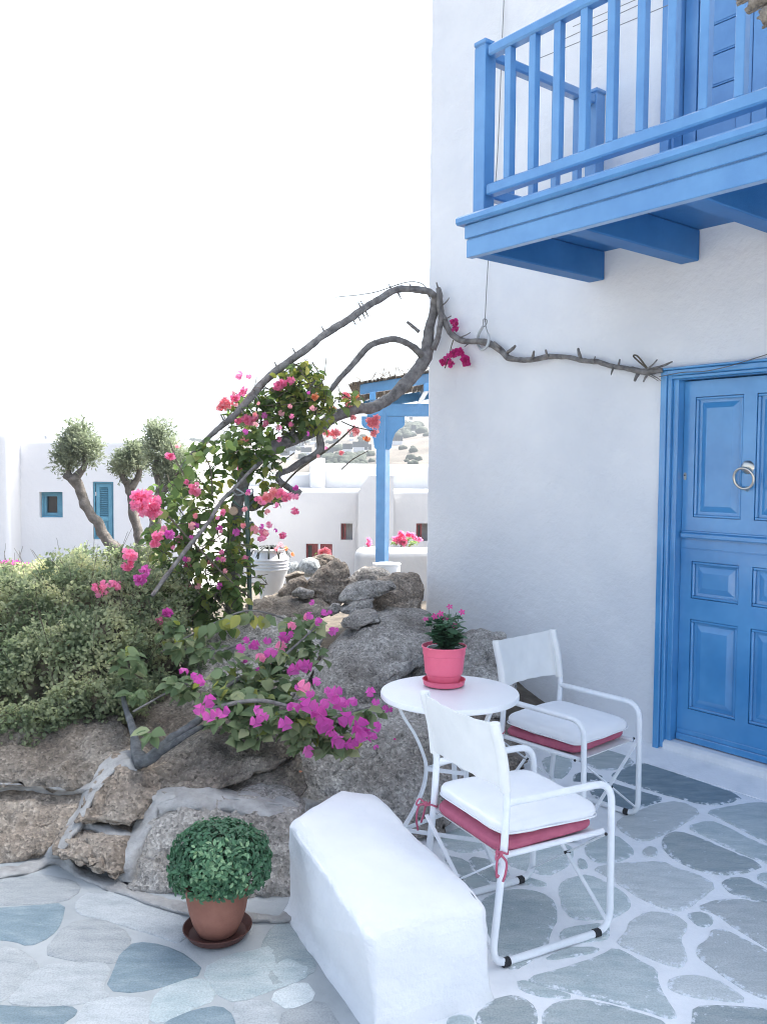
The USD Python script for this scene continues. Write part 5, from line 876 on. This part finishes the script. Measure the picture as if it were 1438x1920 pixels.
# ================================================================ urn, basin, smaller plants
cu = D(506, 1130, 6.75)
ur = thing('white_urn', 'large white ribbed terracotta urn standing on the rocks', 'urn', cu)
k_ = 6.75/F; prf = [(.0005, 0), (16*k_, 0), (18*k_, 4*k_), (19*k_, 14*k_), (24*k_, 30*k_), (30*k_, 48*k_), (33.5*k_, 60*k_)]
for i in range(4): prf += [(34*k_, (62+i*6)*k_), (36*k_, (64+i*6)*k_), (36*k_, (65.5+i*6)*k_), (34.2*k_, (67.5+i*6)*k_)]
prf += [(33*k_, 88*k_), (29.5*k_, 94*k_), (27*k_, 97*k_), (30*k_, 99*k_), (31*k_, 102*k_), (27*k_, 103*k_), (24*k_, 98*k_), (.0005, 97*k_)]
part(ur, 'vessel', lathe(prf, 48, cu), K['urn'], 50)
part(ur, 'soil', lathe([(.0005, 98.5*k_), (23.5*k_, 98*k_)], 24, cu), K['soil'], True)
up_ = thing('urn_plant', 'peach flowered plant with dark drooping strap leaves in the white urn', 'plant', cu+[0, 0, 98*k_])
for k in range(16):
    a = k*.393+.1*rng.random(); l = .10+.07*rng.random(); c = cu+[0, 0, 99*k_]; dd = np.array([math.cos(a), math.sin(a), 0]); P = spline([c+dd*.02, c+dd*.06+[0, 0, .035], c+dd*l+[0, 0, .0], c+dd*(l+.03)-[0, 0, .05]], 4); part(up_, 'leaf', flatbar(P, .014, .002, (-dd[1], dd[0], 0)), K['leaf_d'], True)
for x, y, r, m in [(525,1022,8,'coral'),(538,1030,9,'peach'),(547,1040,8,'peach'),(519,1030,6,'coral')]: cluster(up_, x, y, 6.6, r, m, 2, .02, seed=9)
cb = D(725, 1078, 7.0)
kb = 7.0/F; single('white_basin', lathe([(.0005, 0), (23.5*kb, 0), (24.5*kb, 2*kb), (25.3*kb, 19*kb), (26.5*kb, 20*kb), (26.5*kb, 22*kb), (24.5*kb, 22*kb), (23.5*kb, 14*kb), (.0005, 14*kb)], 48, cb), K['white'], 40, 'round white enamel basin set on the rocks at the blue post', 'basin')
def bush(label, cx, cy, Y, rx, ry, nf, mat, seed, nleaf=120):
    r_ = np.random.default_rng(seed); c = D(cx, cy, Y); t = thing('bougainvillea_bush', label, 'bougainvillea', c-[0, 0, ry*Y/F*1.6])
    q = blob(cx, cy+ry*.5, Y+.05, rx*.9, ry*.8, nleaf, r_=r_); d, m = droop(nleaf, r_=r_); part(t, 'foliage', place(LEAF, q, d, m, .045), K['leaf_b'], True, kind='stuff')
    for k in range(nf):
        a = r_.random()*6.28; rr = math.sqrt(r_.random()); cluster(t, cx+rx*rr*math.cos(a), cy+ry*rr*math.sin(a), Y-.05*r_.random(), 9*11/Y if Y > 9 else 12, mat, 7, .03, seed=seed+k)
bush('vivid magenta bougainvillea at the far left edge above the hedge', 10, 1068, 8.5, 52, 14, 22, 'magenta', 71); bush('pink bougainvillea spilling over the low white wall right of the blue post', 758, 1009, 12.6, 32, 11, 16, 'pink', 72); bush('tiny pink bougainvillea tuft left of the blue post', 692, 1017, 12.6, 6, 5, 3, 'pink', 73, 20)
bush('pink bougainvillea in front of the small red shutter', 606, 1036, 9.5, 14, 8, 5, 'coral', 74, 30)

# ================================================================ pergola
Yp = 10.4
def PP(x, y): return D(x, y, Yp)
pg = thing('pergola', 'blue wooden pergola with reed roof behind the house corner', 'pergola', PP(716, 1058))
gx_ = unit(RT*[1, 1, 0]); gy = unit(_f*[1, 1, 0]); ca, sa = math.cos(math.radians(-27)), math.sin(math.radians(-27))
ax, ay = gx_*ca+gy*sa, gy*ca-gx_*sa      # the post's own axes: one face to the left, one to the right
pc = PP(716.5, 1055); pz0_ = .15; pz1_ = PP(716, 760)[2]
def pbox(c, a, b, x, y, z0, z1): return T(box((-x/2, -y/2, z0), (x/2, y/2, z1), .006), lambda v: np.array([c[0], c[1], 0])+v[:, :1]*a+v[:, 1:2]*b+v[:, 2:]*[0, 0, 1])
part(pg, 'post', pbox(pc, ax, ay, .125, .125, pz0_, pz1_), K['blue'], 25)
kp = Yp/F
def cor(sgn):                            # the curved corbel outline
    zt, zb_ = PP(0, 776)[2], PP(0, 838)[2]; h = zt-zb_; w = 40*kp; o = [(0, zb_), (.075, zb_+.0), (.10, zb_+.02), (.105, zb_+.10*h), (.115, zb_+.30*h), (.145, zb_+.50*h), (.19, zb_+.62*h), (w*.92, zb_+.68*h), (w, zb_+.76*h), (w, zt), (0, zt)]; return o
for a in (gx_, -gx_):
    o = np.array(cor(1)); v, f = prism(o, -.05, .05); part(pg, 'corbel', T((v, f), lambda v: np.array([pc[0], pc[1], 0])+v[:, :1]*a+v[:, 2:]*gy*(1 if a is gx_ else -1)+v[:, 1:2]*[0, 0, 1]), K['blue'], 25)
zb0, zb1 = PP(0, 776)[2], PP(0, 752)[2]
def beam(c0, c1, w, z0, z1, name, mat='blue', fn=lambda m: m):
    d = (c1-c0)*[1, 1, 0]; l = np.linalg.norm(d); d /= l; part(pg, name, fn(pbox((c0+c1)/2, d, np.array([-d[1], d[0], 0]), l, w, z0, z1)), K[mat], 25)
e0, e1 = PP(688, 770), PP(716, 770)+gx_*2.6
beam(e0, e1, .13, zb0+.002, zb1, 'beam'); p2 = PP(716, 770)+gx_*2.2; part(pg, 'post', pbox(p2, ax, ay, .125, .125, -.2, zb0), K['blue'], 25)
tilt0 = len(_count) and PP(690, 750)
def TL(m): return T(m, lambda v: np.c_[v[:, :2], v[:, 2]+.17*((v-tilt0)@gx_)])
r0, r1 = PP(676, 745)-gy*.25, PP(676, 745)-gy*.25+gx_*2.9
beam(r0, r1, .06, zb1+.10, zb1+.22, 'front_purlin', fn=TL); beam(r0+gy*1.5, r1+gy*1.5, .06, zb1+.02, zb1+.14, 'back_purlin', fn=TL)
for k in range(5): c = PP(690, 750)+gx_*(.06+k*.62); beam(c-gy*.42, c+gy*1.6, .07, zb1+.003, zb1+.095, 'rafter', fn=TL)
rs_ = []
for k in range(150):
    c = r0-gx_*.12+gx_*k*.0203; c = c*[1, 1, 0]+[0, 0, zb1+.225+.02*rng.random()]; rs_.append(tube(np.array([c-gy*(.10+.07*rng.random())-[0, 0, .0], c+gy*.8+[0, 0, .012*rng.normal()], c+gy*1.75-[0, 0, .06]]), .010+.003*rng.random(), 5))
for k in range(60):
    c = r0+gx_*rng.random()*2.8; c = c*[1, 1, 0]+[0, 0, zb1+.25+.02*rng.random()]; a = rng.random()*6.28; rs_.append(tube(np.array([c, c-gy*.12+np.array([math.cos(a)*.07, 0, .03+.05*rng.random()])]), .004, 4))
for k, c in enumerate(rs_[:150]): part(pg, 'reed', TL(c), K['reed'], True)
part(pg, 'loose_reed', TL(J(*rs_[150:])), K['reed'], True, kind='stuff')
single('red_pole', tube(np.array([D(727.5, 1075, 10.9), D(726, 878, 10.9)]), .016, 8), K['red_wood'], 40, 'thin dark red pole standing right behind the blue post', 'pole')

# ================================================================ the white houses behind
def soft(a, b, r, seed=0, amp=.03, res=.3):
    a, b = np.minimum(a, b), np.maximum(a, b); s = trimesh.creation.icosphere(2, r).vertices; m = Manifold.hull_points(np.vstack([s+[x, y, z] for x in (a[0]+r, b[0]-r) for y in (a[1]+r, b[1]-r) for z in (a[2], b[2]-r)])); return m
def finish(m, seed, amp=.03, res=.28):
    v, f, _ = vf(m.refine_to_length(res)); return v+(np.stack([meshkit.fbm(v*.8+i*9, 3, seed+i) for i in range(3)], -1)-.5)*amp, f
Yl = 17.
def PL(x, y, Y=Yl): return D(x, y, Y)
lh = thing('cubic_house', 'white cubic house at the left with teal shutter and small square window', 'house', (PL(180, 1000)[0], Yl, -1.2))
x0, x1, zt = PL(17, 0)[0], PL(348, 0)[0], PL(0, 822)[2]
mw = soft((x0, Yl, -1.6), (x1, Yl+5, zt), .10)
wx0, wx1, wz0, wz1 = PL(61, 0)[0], PL(106, 0)[0], PL(0, 970)[2], PL(0, 922)[2]; sx0, sx1, sz0, sz1 = PL(164.5, 0)[0], PL(204.5, 0)[0], PL(0, 1010)[2], PL(0, 902)[2]
mw = mw-Manifold.cube([wx1-wx0, .6, wz1-wz0]).translate([wx0, Yl-.3, wz0])-Manifold.cube([sx1-sx0, .45, sz1-sz0]).translate([sx0, Yl-.3, sz0])
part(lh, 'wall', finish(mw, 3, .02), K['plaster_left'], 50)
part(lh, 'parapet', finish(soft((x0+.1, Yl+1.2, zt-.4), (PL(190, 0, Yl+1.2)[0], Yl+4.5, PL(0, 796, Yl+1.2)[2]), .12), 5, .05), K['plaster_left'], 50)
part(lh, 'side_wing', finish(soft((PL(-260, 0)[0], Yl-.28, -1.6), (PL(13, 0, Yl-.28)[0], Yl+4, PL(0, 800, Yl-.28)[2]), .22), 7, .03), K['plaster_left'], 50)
part(lh, 'rain_spout', T(prism([(-.22, 0), (.20, 0), (.26, .10), (.20, .16), (-.22, .16)], -.06, .06), lambda v: PL(-2, 795, Yl-.4)+np.c_[v[:, 0]*.35, v[:, 2]*3-.2, v[:, 1]*.8-.06]), K['plaster_left'], 40)
def ring4(x0, x1, z0, z1, w, ya, yb): return [box((x0, ya, z0), (x0+w, yb, z1), .003), box((x1-w, ya, z0), (x1, yb, z1), .003), box((x0+w, ya, z0), (x1-w, yb, z0+w), .003), box((x0+w, ya, z1-w), (x1-w, yb, z1), .003)]
wn = part(lh, 'window', J(ring4(wx0+.002, wx1-.002, wz0+.002, wz1-.002, .035, Yl+.10, Yl+.16)+ring4(wx0+.037, wx1-.11, wz0+.04, wz1-.037, .05, Yl+.13, Yl+.19)), K['blue_old'], 25)
part(wn, 'pane', box((wx0+.04, Yl+.20, wz0+.04), (wx1-.04, Yl+.21, wz1-.04), 0), K['glass_dark'], False); part(wn, 'sash', box((wx1-.115, Yl+.12, wz0+.037), (wx1-.037, Yl+.19, wz1-.037), .004), K['blue_old'])
shf = part(lh, 'shutter_frame', J(ring4(sx0+.002, sx1-.002, sz0+.002, sz1-.002, .03, Yl+.02, Yl+.12)), K['blue_old'], 25)
lx0, lx1 = sx0+.045, sx1-.045; mid = sz0+.36*(sz1-sz0)
shl = part(lh, 'shutter', J(ring4(lx0, lx1, sz0+.035, sz1-.035, .075, Yl+.04, Yl+.09)+[box((lx0+.075, Yl+.04, mid-.04), (lx1-.075, Yl+.09, mid+.04), .003), box((lx0+.075, Yl+.065, sz0+.11), (lx1-.075, Yl+.085, mid-.04), .002), box((lx0+.105, Yl+.05, sz0+.15), (lx1-.105, Yl+.0649, mid-.08), .004)]), K['blue_old'], 25)
ns = 14
for k in range(ns):
    z = mid+.05+(sz1-.115-mid-.05)*k/(ns-1)*1.0; part(shl, 'slat', T(box((lx0+.076, -.028, -.005), (lx1-.076, .028, .005), .002), lambda v: np.c_[v[:, 0], Yl+.072+v[:, 1]*.75-v[:, 2]*.6, z+v[:, 1]*.65+v[:, 2]*.75]), K['blue_old'])
part(shl, 'hinge', box((lx0-.03, Yl+.03, sz1-.28), (lx0+.012, Yl+.039, sz1-.20), .003), K['hose']); part(shl, 'hinge', box((lx0-.03, Yl+.03, sz0+.18), (lx0+.012, Yl+.039, sz0+.26), .003), K['hose'])
Yr = 22.
def PR(x, y, Y=Yr): return D(x, y, Y)
rh = thing('cubic_house', 'white cubic house with stepped parapet and dark red windows behind the pergola', 'house', (PR(650, 0)[0], Yr, -2.5))
z1_ = PR(0, 915)[2]; m = soft((PR(352, 0)[0], Yr, -3.2), (PR(860, 0)[0], Yr+5, z1_), .08)
wA = [PR(643.5, 0)[0], PR(666, 0)[0], PR(0, 1008)[2], PR(0, 977)[2]]; wB = [PR(576, 0)[0], PR(599.5, 0)[0], PR(0, 1050)[2], PR(0, 1015.5)[2]]; wC = [PR(603.5, 0)[0], PR(627, 0)[0], PR(0, 1050)[2], PR(0, 1016)[2]]; wD = [PR(789, 0)[0], PR(812, 0)[0], PR(0, 1009)[2], PR(0, 976)[2]]
for w in (wA, wB, wC, wD): m = m-Manifold.cube([w[1]-w[0], .8, w[3]-w[2]]).translate([w[0], Yr-.5, w[2]])
hc = PR(686.5, 949.5); m = m-Manifold.cylinder(.6, .045, .045, 24).rotate([90, 0, 0]).translate([hc[0], Yr+.3, hc[2]])
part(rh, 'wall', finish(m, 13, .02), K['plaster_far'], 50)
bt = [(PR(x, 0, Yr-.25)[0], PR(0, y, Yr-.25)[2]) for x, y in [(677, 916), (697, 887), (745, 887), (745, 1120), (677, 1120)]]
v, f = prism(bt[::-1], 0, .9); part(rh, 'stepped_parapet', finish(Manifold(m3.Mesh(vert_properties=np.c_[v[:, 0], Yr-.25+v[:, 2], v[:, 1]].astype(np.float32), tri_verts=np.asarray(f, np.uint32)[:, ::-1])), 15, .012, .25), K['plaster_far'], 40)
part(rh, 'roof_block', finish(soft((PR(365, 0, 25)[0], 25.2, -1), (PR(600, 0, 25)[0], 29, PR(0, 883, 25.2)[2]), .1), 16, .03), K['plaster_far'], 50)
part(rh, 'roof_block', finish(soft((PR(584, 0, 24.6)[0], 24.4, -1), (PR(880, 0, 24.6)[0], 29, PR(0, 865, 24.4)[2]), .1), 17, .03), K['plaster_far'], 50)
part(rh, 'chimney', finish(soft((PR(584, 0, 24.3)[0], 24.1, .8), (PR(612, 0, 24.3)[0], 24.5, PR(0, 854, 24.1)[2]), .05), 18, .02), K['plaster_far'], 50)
for w, half in ((wA, .42), (wB, .62), (wD, .5)):
    a = part(rh, 'window', J(ring4(w[0]+.003, w[0]+(w[1]-w[0])*half, w[2]+.003, w[3]-.003, .045, Yr+.08, Yr+.16)), K['red_wood'], 25); part(a, 'pane', box((w[0]+.04, Yr+.17, w[2]+.03), (w[0]+(w[1]-w[0])*half-.02, Yr+.18, w[3]-.03), 0), K['glass_dark'], False)
part(rh, 'shutter', J(ring4(wC[0]+.003, wC[1]-.003, wC[2]+.003, wC[3]-.003, .05, Yr+.02, Yr+.08)+[box((wC[0]+.05, Yr+.04, wC[2]+.05), (wC[1]-.05, Yr+.07, wC[3]-.05), .004)]), K['red_wood'], 25)
part(rh, 'shutter', box((wB[0]+(wB[1]-wB[0])*.64, Yr+.06, wB[2]+.01), (wB[1]-.003, Yr+.10, wB[3]-.01), .006), K['red_wood'])
lw0, lw1 = D(668, 0, 12.2)[0], D(860, 0, 12.2)[0]; lz = D(0, 1024, 12.2)[2]
single('garden_wall', finish(soft((lw0, 12.2, -1.2), (lw1, 12.7, lz), .12), 21, .06, .12), K['plaster_far'], 50, 'low lumpy white garden wall behind the blue post', 'wall')

# ================================================================ the far hillside
def ridge(px): return np.interp(px, [-900, -300, 200, 330, 372, 420, 480, 560, 640, 700, 760, 800, 900, 1100, 1500], [866, 858, 845, 836, 826, 836, 832, 824, 804, 797, 789, 782, 772, 752, 735])
gy_ = np.unique(np.concatenate([np.linspace(90, 340, 70), np.linspace(340, 700, 14)])); gp = np.linspace(-900, 1700, 170)
PXg, Yg = np.meshgrid(gp, gy_, indexing='ij'); Xg = (PXg-719)/F*Yg
zr = EYE+(872-ridge(PXg))/F*320; tt = np.clip((Yg-90)/(320-90), 0, 1.6); base = -6+(zr+6)*np.where(tt < 1, tt**.85, 1-(tt-1)*.35)
Zg = base+(meshkit.fbm(np.stack([Xg*.03, Yg*.03, 0*Xg], -1), 5, 31)-.5)*3.2*np.clip(tt*3, 0, 1)*np.where(Yg > 300, .5, 1); Zg[:, 0] = -14
ni, nj = Xg.shape; i, j = np.meshgrid(np.arange(ni-1), np.arange(nj-1), indexing='ij'); qd = np.stack([i*nj+j, (i+1)*nj+j, (i+1)*nj+j+1, i*nj+j+1], -1).reshape(-1, 4)
K['hill'] = MT('dry_hillside', {'g': ('geometry', {}), 'n': ('noise_texture', {'scale': .05, 'detail': 9, 'roughness': .68}), 'r': ('rgb_ramp', {'ramp': [(.34, (.05, .048, .036)), (.45, (.085, .072, .056)), (.55, (.125, .103, .08)), (.7, (.175, .145, .115))]}),
    'sx': ('separate_xyz', {}), 'm': ('math', {'math_type': 'multiply_add', 'value2': 2.4}), 'n2': ('noise_texture', {'scale': .03, 'detail': 4}), 'm3': ('math', {'math_type': 'multiply', 'value2': 14.}), 's': ('math', {'math_type': 'sine'}), 'rr': ('rgb_ramp', {'ramp': [(.80, (1, 1, 1)), (.93, (.62,)*3), (1., (1.25,)*3)]}), 'mx': ('mix_color', {'blend_type': 'multiply', 'fac': .8}), 'p': ('principled_bsdf', {'roughness': .95})},
    [('g.position', 'n.vector'), ('g.position', 'n2.vector'), ('n.fac', 'r.fac'), ('g.position', 'sx.vector'), ('sx.z', 'm.value1'), ('n2.fac', 'm3.value1'), ('m3.value', 'm.value3'), ('m.value', 's.value1'), ('s.value', 'rr.fac'), ('r.color', 'mx.a'), ('rr.color', 'mx.b'), ('mx.result', 'p.base_color')])
single('hills', (np.stack([Xg, Yg, Zg], -1).reshape(-1, 3), qd), K['hill'], True, kind='structure')
from scipy.interpolate import RegularGridInterpolator
hz_ = RegularGridInterpolator((gp, gy_), Zg)
def on_hill(px, y):                      # the point of the hillside seen at (px, y)
    for Y in np.linspace(120, 330, 240):
        p = D(px, y, Y); z = float(hz_((np.clip((p[0]/Y)*F+719, gp[0], gp[-1]), Y)))
        if p[2] <= z: return np.array([p[0], Y, z])
    return None
rh_ = random.Random(8); cnt = 0
FH = [(742,834,26,11,3),(676,846,30,14,3),(652,850,18,12,2),(690,852,16,8,1),(716,838,10,8,1),(560,842,24,10,2),(545,852,20,9,2),(520,846,16,8,2),(600,846,18,9,2),(575,856,22,9,2),(535,862,18,8,2),(498,858,20,9,2),(470,868,20,9,2),(440,872,18,8,1),(420,862,14,7,1),(395,872,16,8,1),(620,858,14,8,1),(508,872,16,8,2),(775,812,10,5,1),(660,826,10,5,1),(588,832,12,6,1),(630,838,12,6,1),(770,792,8,5,1),(705,816,9,5,1),(380,860,12,6,1)]
for x, y, w, h, nw in FH:
    p = on_hill(x, y)
    if p is None: print('no hill', x, y); continue
    k = p[1]/F; ww, hh = w*k, h*k; t = thing('hillside_house', 'small white cubic house far off on the dry hillside', 'house', p, 'far white houses on the hillside')
    b = [box((p[0]-ww/2, p[1]-1, p[2]-2), (p[0]+ww/2, p[1]+5, p[2]+hh*.8), .1)]
    if nw > 1: b.append(box((p[0]-ww*.3, p[1]+1.01, p[2]+hh*.8-.1), (p[0]+ww*.25, p[1]+5.5, p[2]+hh*1.15), .1))
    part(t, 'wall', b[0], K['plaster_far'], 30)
    for q in b[1:]: part(t, 'upper_storey', q, K['plaster_far'], 30)
    for i in range(nw*2): xx_ = p[0]-ww/2+ww*(i+.7)/(nw*2+.4); part(t, 'window', box((xx_-.35, p[1]-1.06, p[2]+.9), (xx_+.35, p[1]-.95, p[2]+2.1), 0), K['glass_dark'], False)
sh = []; 
for k in range(300):
    if k < 80: px, y = rh_.uniform(330, 800), rh_.uniform(800, 884)
    elif k < 170: px, y = rh_.gauss(760, 14), rh_.gauss(808, 7)
    elif k < 230: px, y = rh_.gauss(645, 22), rh_.gauss(868, 7)
    else: px, y = rh_.gauss(365, 26), rh_.gauss(832, 5)
    p = on_hill(px, y)
    if p is None: continue
    r = rh_.uniform(.4, 1.1)*(1.4 if k > 80 else .9); sh.append(rough(T(trimesh.creation.icosphere(2, r), lambda v: v*[1.2, 1, .8]+p+[0, 0, r*.4]), r*.45, 1.6/r, k))
single('hillside_shrubs', J(*sh), mottled('shrub_green', (.022, .03, .02), (.05, .06, .04), 1.2, .9), True, 'dark green shrubs and low trees scattered over the dry hillside', 'shrubs', kind='stuff')

# ================================================================ the air
hzm = usdkit.material(stage, '/World/Looks/haze', {'v': ('principled_volume', {'color': (.80, .86, .95), 'density': .0006, 'anisotropy': .2})}, [], volume='v.volume')
single('haze', trimesh.creation.box(bounds=[(-3200, -3200, -16), (3200, 3200, 46)]), hzm, False, 'pale summer haze over the hillside', 'haze', kind='stuff')
